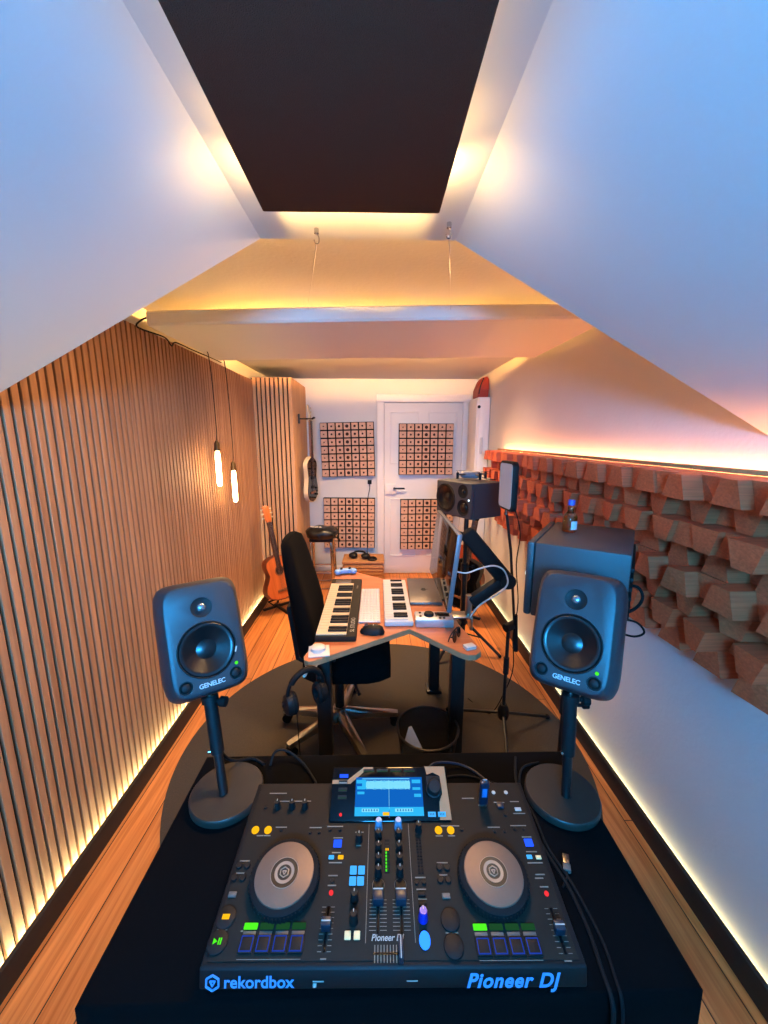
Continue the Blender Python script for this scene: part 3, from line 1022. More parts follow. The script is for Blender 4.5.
ms = thing('computer_mouse', (-0.022, 1.812, DZ + 0.001), 'black computer mouse on the desk in front of the typing keyboard', 'mouse', rotz=R(80))
rr = []
for i in range(11):
    a = -1 + 2 * i / 10
    k = max(0.08, math.sqrt(max(0, 1 - a * a)))
    rr.append([(0.036 * k ** 0.6 * math.cos(q), 0.062 * a, 0.002 + (0.040 - 0.008 * a) * k ** 0.7 * max(0, math.sin(q))) for q in [R(-15 + 210 * j / 14) for j in range(15)]])
MB().loft(rr).build('shell', M_BLACK, ms, angle=80)
MB().cyl((-0.004, 0.030, 0.036), (0.004, 0.030, 0.036), 0.009, n=16).build('scroll_wheel', M_GREY, ms)
MB().box((0.0, -0.01, 0.0405), (0.010, 0.012, 0.003), 0.001, RX(8)).build('badge', M_SILVER, ms)

ai = thing('audio_interface', (0.298, 1.905, DZ + 0.001), 'silver audio interface with black dials on the desk under the screen edge', 'audio interface', rotz=R(-2))
MB().box((0, 0, 0.022), (0.195, 0.105, 0.044), 0.006).build('case', M_SILVER, ai)
MB().lathe([(0, 0.058), (0.022, 0.058), (0.025, 0.054), (0.026, 0.0445), (0, 0.0445)], T(-0.025, 0.005, 0), 28).build('dial', M_BLACK, ai)
MB().box((0.045, 0.012, 0.0445), (0.075, 0.050, 0.002), 0.001).build('display', M_GLOSS, ai)
for x, y_ in ((-0.07, 0.03), (-0.07, -0.01), (0.03, -0.03), (0.05, -0.03)):
    MB().cyl((x, y_, 0.044), (x, y_, 0.047), 0.007, n=14).build('push_button', M_BLACK, ai)

cz = thing('smart_puck', (-0.262, 1.637, DZ + 0.001), 'white round puck on a square white pad at the near left tip of the desk', 'puck', rotz=R(8))
MB().box((0, 0, 0.003), (0.095, 0.095, 0.006), 0.002).build('pad', M_WHITEP, cz)
MB().lathe([(0, 0.024), (0.028, 0.024), (0.033, 0.020), (0.034, 0.006), (0, 0.006)], T(-0.004, 0.008, 0), 28).build('puck', M_WHITEP, cz)

wx = thing('white_case', (0.428, 1.652, DZ + 0.001), 'tiny white earbud case at the near right corner of the desk', 'case', rotz=R(20))
MB().box((0, 0, 0.009), (0.052, 0.040, 0.018), 0.006).build('shell', M_WHITEP, wx)
MB().box((0, 0, 0.0135), (0.0524, 0.0404, 0.001)).build('lid_seam', M_GREYSW, wx)

sgl = thing('folded_sunglasses', (0.382, 1.735, DZ + 0.001), 'black folded sunglasses standing on the desk near its right corner', 'sunglasses', rotz=R(60))
for s_ in (-1, 1):
    MB().lathe([(0, 0.0), (0.024, 0.0), (0.026, 0.002), (0.024, 0.004), (0, 0.004)], T(s_ * 0.03, 0, 0.026) @ RX(80), 20).build('lens', M_GLOSS, sgl)
    MB().tube([(s_ * 0.056, 0.0, 0.036), (s_ * 0.05, 0.014, 0.036), (-s_ * 0.03, 0.018, 0.030), (-s_ * 0.05, 0.022, 0.005)], 0.003, 6, 3).build('temple', M_BLACK, sgl)
MB().tube([(-0.056, 0, 0.036), (-0.03, 0, 0.05), (0, 0, 0.036), (0.03, 0, 0.05), (0.056, 0, 0.036)], 0.003, 6, 4).build('brow_bar', M_BLACK, sgl)

bt_ = thing('game_controller', (-0.222, 2.685, DZ + 0.001), 'light blue game controller at the far left tip of the desk', 'game controller', rotz=R(12))
c_ = MB()
c_.box((0, 0, 0.020), (0.10, 0.055, 0.032), 0.012)
c_.sphere((-0.055, -0.015, 0.020), 0.026, (1, 1.25, 0.75))
c_.sphere((0.055, -0.015, 0.020), 0.026, (1, 1.25, 0.75))
c_.build('shell', M_BLUEP, bt_)
for x in (-0.03, 0.03):
    MB().cyl((x, -0.006, 0.034), (x, -0.006, 0.046), 0.009, n=14).build('thumb_stick', M_BLACK, bt_)

# tilted screen on its arm
SM = T(0.362, 2.03, 1.078) @ RZ(0) @ RY(6)
sc_ = thing('computer_screen', None, 'large flat screen seen edge-on above the desk, reflecting the tile panels', 'screen', mat4=SM)
MB().box((0.0, 0, 0), (0.022, 0.61, 0.385), 0.004).build('housing', mat('blue_grey_edge', (112, 118, 126), 0.4, metal=0.3, noise=0.03), sc_)
MB().box((-0.0118, 0, 0.0), (0.002, 0.598, 0.372), 0.0008).build('glass', M_GLOSS, sc_)
MB().box((0.018, 0, 0.0), (0.018, 0.22, 0.18), 0.006).build('back_cover', M_BLACK, sc_)
ar = thing('screen_mount', (0.50, 1.99, DZ + 0.001), 'black fabric-wrapped jointed arm holding the screen, clamped to the desk edge', 'screen mount')
ab = MB()
ab.box((-0.04, 0, 0.005), (0.10, 0.08, 0.010), 0.003)
ab.box((0.012, 0, -0.03), (0.012, 0.07, 0.08), 0.002)
ab.cyl((0.0, 0, 0.0), (0.0, 0, 0.12), 0.018)
ab.build('clamp', M_ALU, ar)


def sleeve(p, q, w0, h0):
    p, q = Vector(p), Vector(q)
    d = (q - p)
    M_ = d.to_track_quat('Z', 'Y').to_matrix().to_4x4()
    return MB().box((0, 0, 0), (w0, h0, d.length), 0.012, None).merge, M_


def slab(p, q, a, b_, bev=0.01):
    p, q = Vector(p), Vector(q)
    d = q - p
    zx = d.normalized()
    yx = Vector((0, 1, 0))
    xx = yx.cross(zx).normalized()
    yx = zx.cross(xx)
    M_ = Matrix((xx, yx, zx)).transposed().to_4x4()
    m_ = MB()
    m_.box((p + q) / 2, (a, b_, d.length), bev, M_)
    return m_


slab((0.01, 0, 0.08), (0.195, 0, 0.215), 0.060, 0.055).build('lower_link', M_BLACK, ar)
slab((0.205, 0, 0.19), (-0.035, 0, 0.475), 0.085, 0.06, 0.02).build('upper_link', M_RUB, ar)
MB().cyl((0.198, -0.04, 0.205), (0.198, 0.04, 0.205), 0.040).build('elbow', M_BLACK, ar)
slab((-0.055, 0, 0.47), (-0.11, 0, 0.34), 0.04, 0.05).build('head_bracket', M_BLACK, ar)
MB().tube([(-0.10, -0.01, 0.265), (-0.03, -0.03, 0.255), (0.04, -0.045, 0.285), (0.11, -0.047, 0.300), (0.165, -0.047, 0.275), (0.190, -0.047, 0.205), (0.15, -0.045, 0.150), (0.05, -0.04, 0.08), (0.0, -0.04, 0.012)], 0.0042, 8, 5).build('white_cable', M_WHITEP, ar)

# headphones hanging at the near left tip of the desk
headphones(T(-0.305, 1.515, 0.640) @ RZ(34) @ RX(6), 'black headphones hanging from the near left tip of the desk')
hs_ = thing('headphone_hook', (-0.298, 1.560, 0.718), 'white hook under the near left tip of the desk carrying the headphones', 'hook')
MB().box((0.01, 0.03, -0.006), (0.05, 0.05, 0.012), 0.003).build('plate', M_WHITEP, hs_)
MB().tube([(0.0, 0.02, -0.012), (-0.006, -0.035, -0.012), (-0.008, -0.062, -0.002)], 0.006, 8, 3).build('prong', M_WHITEP, hs_)
MB().tube([(-0.35, 1.545, 0.575), (-0.352, 1.56, 0.40), (-0.35, 1.60, 0.05), (-0.36, 1.68, 0.014), (-0.46, 1.75, 0.014)], 0.003, 6, 5)
hc = MB().tube([(-0.352, 1.53, 0.57), (-0.350, 1.54, 0.40), (-0.345, 1.55, 0.05), (-0.36, 1.60, 0.014), (-0.46, 1.70, 0.014)], 0.0028, 6, 5)
tag(hc.build('headphone_cable', M_RUB), 'thin black cable hanging from the headphones down to the rug', 'cable')

# ================================================================== OFFICE CHAIR
ch = thing('office_chair', (-0.22, 2.07, 0.0095), 'black high-backed office chair with five polished legs at the left of the desk', 'chair')
for ex, ey in ((-0.509, 1.812), (-0.073, 1.779), (0.126, 2.084), (-0.157, 2.422), (-0.54, 2.12)):
    dx, dy = ex + 0.22, ey - 2.07
    L_ = math.hypot(dx, dy)
    ux, uy = dx / L_, dy / L_
    px, py = -uy, ux
    rings = []
    for k, (d, wd, zt, zb) in enumerate(((0.02, 0.034, 0.125, 0.060), (0.10, 0.031, 0.118, 0.066), (0.20, 0.026, 0.104, 0.066), (0.31, 0.022, 0.088, 0.062), (0.345, 0.018, 0.080, 0.062))):
        cx, cy = ux * d, uy * d
        rings.append([(cx - px * wd, cy - py * wd, zb), (cx + px * wd, cy + py * wd, zb), (cx + px * wd * 0.8, cy + py * wd * 0.8, (zt + zb) / 2 + 0.012), (cx + px * wd * 0.35, cy + py * wd * 0.35, zt), (cx - px * wd * 0.35, cy - py * wd * 0.35, zt), (cx - px * wd * 0.8, cy - py * wd * 0.8, (zt + zb) / 2 + 0.012)])
    lg = MB().loft(rings).build('leg', M_ALU, ch)
    cw = MB()
    for s_ in (-1, 1):
        o_ = 0.014 * s_
        c0 = Vector((ux * 0.325 + px * o_, uy * 0.325 + py * o_, 0.028))
        cw.cyl(c0 - Vector((px, py, 0)) * 0.009, c0 + Vector((px, py, 0)) * 0.009, 0.027, n=18)
    cw.cyl((ux * 0.325, uy * 0.325, 0.03), (ux * 0.325, uy * 0.325, 0.07), 0.010, n=10)
    cw.build('caster', M_RUB, lg)
gl = MB().cyl((0, 0, 0.05), (0, 0, 0.14), 0.040, 0.034)
gl.build('hub', M_ALU, ch)
MB().cyl((0, 0, 0.12), (0, 0, 0.30), 0.027).build('gas_lift', M_BLACKM, ch)
MB().cyl((0, 0, 0.29), (0, 0, 0.40), 0.018).build('lift_rod', M_CHROME, ch)
me_ = MB().box((-0.02, 0.0, 0.405), (0.28, 0.22, 0.05), 0.015)
me_.build('mechanism', M_BLACK, ch)
lv = MB().tube([(0.08, -0.10, 0.405), (0.12, -0.24, 0.40), (0.13, -0.27, 0.40)], 0.008, 8)
lv.build('tilt_lever', M_BLACKM, ch)
rr = []
for i in range(9):
    a = -1 + 2 * i / 8
    k = (1 - abs(a) ** 4) ** 0.25 if abs(a) < 1 else 0.55
    k = max(k, 0.72)
    hw = 0.225 * k
    rr.append([(0.06 + 0.235 * a, hw * c, 0.462 + s * 0.045 + (0.012 if s > 0 else 0)) for c, s in ((-0.93, -1), (0.93, -1), (1, -0.5), (1, 0.5), (0.93, 1), (-0.93, 1), (-1, 0.5), (-1, -0.5))])
MB().loft(rr).build('seat', mat('black_chair_fabric', (7, 6, 6), 1.0, spec=0.1, noise=0.2, nscale=200), ch, angle=60)
MC = MATS['black_chair_fabric']
rr = []
XS = -0.028
prof = [(0.52, 0.150, -0.135, 0.055), (0.56, 0.205, -0.138, 0.075), (0.64, 0.225, -0.140, 0.085), (0.74, 0.230, -0.150, 0.085), (0.86, 0.225, -0.172, 0.075), (0.98, 0.212, -0.195, 0.066), (1.08, 0.195, -0.212, 0.058), (1.145, 0.165, -0.222, 0.050), (1.170, 0.110, -0.226, 0.030)]
for z, hw, xc, th in prof:
    ring = []
    for q in range(20):
        a = 2 * PI * q / 20
        c, s = math.cos(a), math.sin(a)
        px = abs(c) ** 0.55 * (1 if c > 0 else -1)
        py = abs(s) ** 0.55 * (1 if s > 0 else -1)
        bow = 0.035 * (py * hw / 0.23) ** 2
        ring.append((XS + xc + px * th * 0.66 + bow, py * hw, z))
    rr.append(ring)
MB().loft(rr).build('backrest', MC, ch, angle=70)
slab((-0.10, 0, 0.40), (-0.225, 0, 0.47), 0.03, 0.09).build('back_bracket', M_BLACK, ch)
slab((-0.225, 0, 0.455), (-0.265, 0, 0.78), 0.025, 0.09).build('back_spine', M_BLACK, ch)

# ================================================================== WASTEBASKET
wbk = thing('wastebasket', (0.247, 1.688, 0.0095), 'black wire mesh wastebasket on the rug between desk and table', 'wastebasket')
MB().lathe([(0.110, 0.004), (0.150, 0.30), (0.1485, 0.30), (0.1085, 0.004), (0.110, 0.004)], None, 40).build('mesh_wall', M_NETM, wbk)
MB().torus((0, 0, 0.30), 0.150, 0.005, None, 40, 8).build('rim', M_BLACKM, wbk)
MB().lathe([(0, 0.0), (0.112, 0.0), (0.113, 0.012), (0, 0.012)], None, 40).build('base', M_BLACKM, wbk)
pp = thing('crumpled_paper', (0.165, 1.715, 0.022), 'white folded paper sheet leaning inside the mesh wastebasket', 'paper', rotz=R(15))
b_ = MB()
b_.loft([[(-0.02, 0.0, 0.0), (0.08, 0.0, 0.0), (0.08, 0.002, 0.0), (-0.02, 0.002, 0.0)], [(-0.042, 0.0, 0.14), (0.07, 0.0, 0.12), (0.07, 0.002, 0.12), (-0.042, 0.002, 0.14)], [(-0.006, 0.004, 0.262), (0.010, 0.006, 0.262), (0.010, 0.008, 0.262), (-0.006, 0.006, 0.262)]])
b_.build('sheet', M_PAPER, pp, flat=True)
MB().sphere((0.05, -0.03, 0.035), 0.034, (1.2, 0.9, 1), 9).build('crumpled_ball', M_PAPER, pp, flat=True)

# ================================================================== THREE-WAY MONITORS (far pair) AND THEIR STANDS


def threeway(loc, yaw, label):
    """lies on its side: front faces local -y, width along x"""
    t = thing('three_way_monitor', (loc[0], loc[1], loc[2] - 0.1265), label, 'speaker', rotz=R(yaw))
    MB().box((0, 0.012, 0.1265), (0.383, 0.268, 0.253), 0.006).build('cabinet', M_KH, t)
    bf = MB().box((0, -0.135, 0.1265), (0.383, 0.024, 0.253), 0.008).build('front_baffle', M_KH, t)
    ct = MB().cyl((-0.085, -0.2, 0.1265), (-0.085, -0.128, 0.1265), 0.1035, n=56)
    ct.cyl((0.105, -0.2, 0.075), (0.105, -0.137, 0.075), 0.060, n=40)
    ct.cyl((0.100, -0.2, 0.192), (0.100, -0.139, 0.192), 0.050, n=40)
    cut(bf, ct)
    q = lambda x, z: T(x, -0.147, z) @ RX(90)
    MB().lathe([(0, -0.010), (0.025, -0.012), (0.035, -0.018), (0.078, -0.006), (0.084, 0.0), (0.092, 0.001), (0.103, -0.003), (0.103, -0.018)], q(-0.085, 0.1265), 48).build('woofer', M_CONE, t)
    MB().torus((-0.085, -0.147, 0.1265), 0.104, 0.003, RX(90), 48).build('woofer_ring', M_BLACK, t)
    MB().lathe([(0, -0.009), (0.034, -0.009), (0.050, -0.004), (0.0595, 0.0), (0.0595, -0.009)], q(0.105, 0.075), 36).build('midrange_guide', M_BLACK, t)
    MB().sphere((0.105, -0.139, 0.075), 0.034, (1, 0.30, 1)).build('midrange_dome', M_CONE, t)
    MB().lathe([(0, -0.007), (0.018, -0.007), (0.0495, 0.0), (0.0495, -0.007)], q(0.100, 0.192), 36).build('tweeter_guide', M_BLACK, t)
    MB().sphere((0.100, -0.141, 0.192), 0.014, (1, 0.5, 1)).build('tweeter_dome', M_CONE, t)
    MB().cyl((0.165, -0.147, 0.137), (0.165, -0.151, 0.137), 0.007, n=14).build('status_light', E_WHITE, t)
    bp = MB()
    for k in range(6):
        bp.box((0.0, 0.150, 0.05 + 0.03 * k), (0.33, 0.010, 0.012), 0.002)
    bp.build('rear_heatsink', M_BLACK, t)
    return t


def tripod(loc, h, label, cat='speaker stand', name='speaker_stand', spread=0.30, ang=30, r=0.017):
    t = thing(name, loc, label, cat)
    MB().cyl((0, 0, 0.16), (0, 0, h * 0.62), r + 0.005).build('outer_pole', M_BLACKM, t)
    MB().cyl((0, 0, h * 0.55), (0, 0, h - 0.008), r).build('inner_pole', M_BLACKM, t)
    MB().cyl((0, 0, h * 0.60), (0, 0, h * 0.655), r + 0.012).build('collar', M_BLACK, t)
    MB().cyl((0, 0, 0.24), (0, 0, 0.30), r + 0.012).build('lower_collar', M_BLACK, t)
    kb_ = MB().cyl((r, 0, h * 0.63), (r + 0.045, 0, h * 0.63), 0.006, n=10)
    kb_.cyl((r + 0.04, 0, h * 0.63), (r + 0.06, 0, h * 0.63), 0.014, n=12)
    kb_.build('knob', M_RUB, t)
    for k in range(3):
        a = R(ang + 120 * k)
        lg = MB().tube([(0.02 * math.cos(a), 0.02 * math.sin(a), 0.27), (spread * math.cos(a), spread * math.sin(a), 0.016)], 0.012, 8)
        o = lg.build('leg', M_BLACKM, t)
        MB().sphere((spread * math.cos(a), spread * math.sin(a), 0.014), 0.014).build('rubber_foot', M_RUB, o)
        MB().tube([(0.01 * math.cos(a), 0.01 * math.sin(a), 0.165), (spread * 0.55 * math.cos(a), spread * 0.55 * math.sin(a), 0.145)], 0.006, 6).build('brace', M_BLACKM, t)
    MB().box((0, 0, h - 0.006), (0.20, 0.20, 0.010), 0.003, RZ(ang)).build('top_plate', M_BLACKM, t)
    return t


threeway((0.690, 2.90, 1.262), -60, 'dark three-way monitor lying on its side on a stand beyond the screen')
threeway((0.722, 1.308, 1.242), -124.0 + 0.0, 'big dark three-way monitor seen from its side, directly behind the right nearfield monitor')
tripod((0.685, 2.90, 0.0), 1.141, 'black tripod stand under the three-way monitor beyond the screen', ang=-20)
tripod((0.722, 1.308, 0.0105), 1.104, 'black tripod stand under the big monitor behind the right nearfield', spread=0.22, ang=75)
hb_ = thing('rear_cable', (0.90, 1.18, 1.15), 'black cable loops at the rear of the big three-way monitor', 'cable')
MB().tube([(-0.075, 0.06, 0.06), (-0.045, 0.02, 0.07), (-0.038, 0.0, 0.04), (-0.05, 0.01, 0.0), (-0.08, 0.04, -0.04)], 0.005, 8, 5).build('upper_loop', M_RUB, hb_)
MB().tube([(-0.08, 0.04, -0.05), (-0.04, 0.01, -0.05), (-0.025, -0.01, -0.075), (-0.05, 0.0, -0.095), (-0.085, 0.03, -0.095)], 0.0035, 8, 5).build('lower_loop', M_RUB, hb_)

# bottle on the near big monitor
bo = thing('liquor_bottle', (0.692, 1.357, 1.3695), 'small amber liquor bottle with a blue cap on top of the big monitor', 'bottle', rotz=R(20))
M_GLASS = mat('clear_glass', (235, 225, 210), 0.03, trans=1.0, noise=0.01)
M_AMBER = mat('amber_liquor', (226, 110, 20), 0.05, trans=0.75, noise=0.02)
MB().lathe([(0, 0.001), (0.021, 0.001), (0.024, 0.004), (0.0245, 0.05), (0.021, 0.062), (0.011, 0.074), (0.0095, 0.095), (0.0095, 0.104), (0, 0.104)], None, 28).build('glass_body', M_GLASS, bo)
MB().lathe([(0, 0.003), (0.020, 0.003), (0.0228, 0.006), (0.0228, 0.05), (0.019, 0.060), (0, 0.060)], None, 28).build('liquor', M_AMBER, bo)
MB().lathe([(0, 0.116), (0.0105, 0.116), (0.0118, 0.114), (0.0118, 0.097), (0, 0.097)], None, 24).build('cap', mat('blue_cap', (40, 70, 170), 0.4, noise=0.03), bo)
lbm = MB()
for a0, a1, m_ in ((-35, 25, None),):
    pts = [R(a0 + (a1 - a0) * k / 8) for k in range(9)]
    for a, b2 in zip(pts, pts[1:]):
        lbm.quad((0.025 * math.sin(a) + 0.0, -0.025 * math.cos(a), 0.012), (0.025 * math.sin(b2), -0.025 * math.cos(b2), 0.012), (0.025 * math.sin(b2), -0.025 * math.cos(b2), 0.042), (0.025 * math.sin(a), -0.025 * math.cos(a), 0.042))
lbm.build('paper_label', mat('label_paper', (190, 190, 190), 0.6, noise=0.1), bo)

# small folded drone on the far monitor
dn = thing('small_drone', (0.72, 2.94, 1.3965), 'small grey drone with thin rotor blades on top of the far three-way monitor', 'drone', rotz=R(-30))
b_ = MB().box((0, 0, 0.032), (0.12, 0.075, 0.052), 0.016)
b_.sphere((-0.062, 0, 0.030), 0.026, (1, 1.2, 1))
b_.build('shell', mat('drone_grey', (120, 124, 134), 0.45, noise=0.2, nscale=60), dn)
for sx in (-1, 1):
    for sy in (-1, 1):
        o = MB().tube([(sx * 0.03, sy * 0.025, 0.035), (sx * 0.085, sy * 0.075, 0.035)], 0.006, 8).build('rotor_arm', M_GREY, dn)
        MB().cyl((sx * 0.085, sy * 0.075, 0.004), (sx * 0.085, sy * 0.075, 0.05), 0.010, n=12).build('motor', M_BLACK, o)
        MB().box((sx * 0.085, sy * 0.075, 0.053), (0.12, 0.010, 0.002), 0, RZ(30 * sx + 40 * sy)).build('rotor_blade', M_BLACK, o)
dc = MB().tube([(0.08, 0.0, 0.014), (0.14, -0.06, 0.010), (0.19, -0.05, 0.010)], 0.003, 6, 4)
dc.build('landing_skid', M_BLACK, dn)

# ================================================================== PANEL LIGHT ON ITS STAND
stn = thing('microphone_stand', (0.741, 2.03, 0.0095), 'black tripod microphone stand with a boom, on the rug right of the desk', 'stand')
MB().cyl((0, 0, 0.07), (0, 0, 0.62), 0.010, n=16).build('lower_pole', M_BLACKM, stn)
MB().lathe([(0, 0.07), (0.026, 0.07), (0.032, 0.09), (0.032, 0.13), (0.020, 0.16), (0, 0.16)], None, 24).build('leg_hub', M_BLACK, stn)
MB().cyl((0, 0, 0.36), (0, 0, 0.46), 0.0155, n=16).build('height_grip', M_BLACK, stn)
for ex, ey in ((-0.294, 0.154), (0.301, 0.075), (-0.060, -0.285)):
    o = MB().tube([(ex * 0.08, ey * 0.08, 0.10), (ex, ey, 0.016)], 0.009, 8).build('leg', M_BLACKM, stn)
    MB().sphere((ex, ey, 0.0145), 0.0145).build('rubber_foot', M_RUB, o)
MB().cyl((-0.022, -0.012, 0.645), (0.040, 0.018, 0.655), 0.024, n=18).build('boom_clutch', M_BLACK, stn)
MB().tube([(0.050, 0.0, 0.52), (0.032, 0.0, 0.66), (-0.016, 0.0, 1.10), (-0.048, 0.0, 1.290)], 0.0075, 10).build('boom_rod', M_BLACKM, stn)
MB().tube([(0.050, 0.0, 0.50), (0.034, 0.0, 0.72)], 0.012, 10).build('boom_grip', M_RUB, stn)
pl = thing('panel_light', None, 'white rounded panel light with a black rim on top of the microphone stand', 'light', mat4=T(0.690, 2.03, 1.300) @ RZ(-87))
MB().box((0, 0, 0.145), (0.19, 0.022, 0.255), 0.0, None).bm.free()


def rrect(w, h, r, n=6):
    P = []
    for cx, cz, a0 in ((w / 2 - r, h / 2 - r, 0), (-w / 2 + r, h / 2 - r, 90), (-w / 2 + r, -h / 2 + r, 180), (w / 2 - r, -h / 2 + r, 270)):
        for k in range(n + 1):
            a = R(a0 + 90 * k / n)
            P.append((cx + r * math.cos(a), cz + r * math.sin(a)))
    return P


MZ = Matrix(((1, 0, 0, 0), (0, 0, 1, 0), (0, 1, 0, 0), (0, 0, 0, 1)))
MB().prism(rrect(0.19, 0.255, 0.03), -0.012, 0.016, T(0, 0, 0.155) @ MZ, 0.004).build('rim', M_BLACK, pl)
MB().prism(rrect(0.166, 0.231, 0.022), -0.0145, -0.0125, T(0, 0, 0.155) @ MZ).build('diffuser_face', M_WHITEP, pl)
kn = MB().cyl((0, 0, 0.0), (0, 0, 0.028), 0.009, n=14)
kn.build('ball_mount', M_CHROME, pl)
pc = MB().tube([(0.725, 2.035, 1.36), (0.775, 2.04, 1.20), (0.765, 2.04, 1.02), (0.785, 2.03, 0.80), (0.770, 2.03, 0.60), (0.79, 2.05, 0.40), (0.76, 2.06, 0.25), (0.70, 2.15, 0.016), (0.60, 2.3, 0.014)], 0.003, 6, 5)
tag(pc.build('lamp_cable', M_RUB), 'thin black cable dangling down beside the microphone stand', 'cable')

# ================================================================== FRONT TABLE WITH CLOTH
TZ = 0.784
tb = thing('folding_table', (0.026, 0.745, 0.0), 'folding table hidden under the black cloth at the front of the picture', 'table')
MB().box((0, 0, TZ - 0.016), (1.030, 0.50, 0.030), 0.004).build('table_top', M_BLACK, tb)
for sx in (-1, 1):
    for sy in (-1, 1):
        MB().cyl((sx * 0.46, sy * 0.21, 0.0105), (sx * 0.46, sy * 0.21, TZ - 0.03), 0.014, n=12).build('leg', M_BLACKM, tb)
# cloth: top sheet and hanging sides with soft folds
bmc = bmesh.new()
hw, hd_ = 0.521, 0.256
per = []
nx_, nyy = 44, 22
for k in range(nx_):
    per.append((-hw + 2 * hw * k / nx_, -hd_, 0, -1))
for k in range(nyy):
    per.append((hw, -hd_ + 2 * hd_ * k / nyy, 1, 0))
for k in range(nx_):
    per.append((hw - 2 * hw * k / nx_, hd_, 0, 1))
for k in range(nyy):
    per.append((-hw, hd_ - 2 * hd_ * k / nyy, -1, 0))
rings = []
for lv_, (z, out_) in enumerate(((TZ + 0.004, -0.004), (TZ + 0.001, 0.001), (TZ - 0.05, 0.003), (TZ - 0.2, 0.008), (TZ - 0.4, 0.014), (0.24, 0.020), (0.06, 0.024))):
    ring = []
    for k, (x, y_, nx2, ny2) in enumerate(per):
        f = out_ + (0.012 * max(0, lv_ - 1) / 5) * math.sin(k * 1.15 + 0.6 * math.sin(k * 0.37))
        if lv_ == 0:
            ring.append((x * (1 - 0.004 / hw), y_ * (1 - 0.004 / hd_), z))
        else:
            ring.append((x + nx2 * f, y_ + ny2 * f, z))
    rings.append(ring)
tc_ = MB()
tc_.loft(rings, cap=False)
tc_.bm.faces.ensure_lookup_table()
top = [v for v in tc_.bm.verts if abs(v.co.z - (TZ + 0.004)) < 1e-5]
tc_.bm.verts.ensure_lookup_table()
tc_.bm.faces.new([tc_.bm.verts[i] for i in range(len(per))])
bmesh.ops.recalc_face_normals(tc_.bm, faces=tc_.bm.faces)
o = tc_.build('table_cloth', M_CLOTH, None, angle=60)
o.location = (0.026, 0.745, 0)
tag(o, 'plain black cloth covering the table under the mixing controller', 'tablecloth')
CZ = TZ + 0.0045

# ================================================================== NEARFIELD MONITORS ON TABLE STANDS


def superell(w, h, y, e=4.2, n=48):
    P = []
    for k in range(n):
        a = 2 * PI * k / n
        c, s = math.cos(a), math.sin(a)
        P.append((w / 2 * abs(c) ** (2 / e) * (1 if c > 0 else -1), y, h / 2 * abs(s) ** (2 / e) * (1 if s > 0 else -1)))
    return P


def nearfield(M4, label, flip):
    t = thing('nearfield_monitor', None, label, 'speaker', 'nearfield monitors on the black table', mat4=M4)
    R_ = []
    for y_, w, h, e in ((0.0, 0.156, 0.258, 6.0), (0.0015, 0.163, 0.265, 6.2), (0.006, 0.170, 0.271, 6.4), (0.035, 0.190, 0.290, 6.8), (0.060, 0.1945, 0.2945, 7.0), (0.11, 0.192, 0.292, 7.0), (0.150, 0.176, 0.276, 6.0), (0.168, 0.154, 0.254, 5.0), (0.178, 0.112, 0.214, 5.0)):
        R_.append(superell(w * 1.04, h, y_ * 1.08, e, 72))
    cab = MB().loft(R_).build('cabinet', M_SPK, t, angle=28)
    ct = MB().cyl((0, -0.05, -0.030), (0, 0.024, -0.030), 0.0672, n=64)
    ct.cyl((0, -0.05, 0.075), (0, 0.0035, 0.075), 0.0255, n=40)
    for s_ in (-1, 1):
        ct.cyl((s_ * 0.058, -0.05, -0.106), (s_ * 0.058, 0.006, -0.106), 0.0160, n=32)
    cut(cab, ct, 28)
    q = lambda x, z, y_=0: T(x, y_, z) @ RX(90)
    zw, zt = -0.030, 0.075
    MB().lathe([(0, -0.0125), (0.010, -0.0128), (0.019, -0.0150), (0.024, -0.0168), (0.050, -0.0035), (0.054, -0.0010), (0.058, 0.0012), (0.063, 0.0012), (0.0668, -0.002), (0.0668, -0.02)], q(0, zw), 56).build('woofer', M_CONE, t)
    MB().torus((0, 0.0, zw), 0.0680, 0.0016, RX(90), 56).build('woofer_ring', M_BLACK, t)
    MB().lathe([(0, -0.0030), (0.013, -0.0030), (0.019, -0.0018), (0.0250, -0.0003), (0.0250, -0.003)], q(0, zt), 36).build('tweeter_ring', M_BLACK, t)
    MB().sphere((0, 0.002, zt), 0.0110, (1, 0.6, 1)).build('tweeter_dome', mat('metal_dome', (150, 154, 160), 0.25, metal=0.8, noise=0.02), t)
    for s_ in (-1, 1):
        MB().lathe([(0, -0.0005), (0.0085, -0.0005), (0.0105, -0.002), (0.0125, -0.0055), (0.0158, -0.0055)], q(s_ * 0.058, -0.106), 28).build('corner_knob', M_BLACK, t)
    MB().cyl((0.062, 0.0005, -0.082), (0.062, -0.002, -0.082), 0.0042, n=14).build('power_light', E_GREEN, t)
    text_mesh('front_lettering', 'GENELEC', 0.0150, T(0, -0.0006, -0.1135) @ RX(90), mat('silver_print', (190, 195, 200), 0.4, noise=0.02), t, space=0.95, offset=0.00025)
    if flip:
        dmg = MB().box((0.066, -0.0012, -0.048), (0.004, 0.001, 0.014), 0, RY(20))
        dmg.build('scratch', M_PRINT, t)
    return t


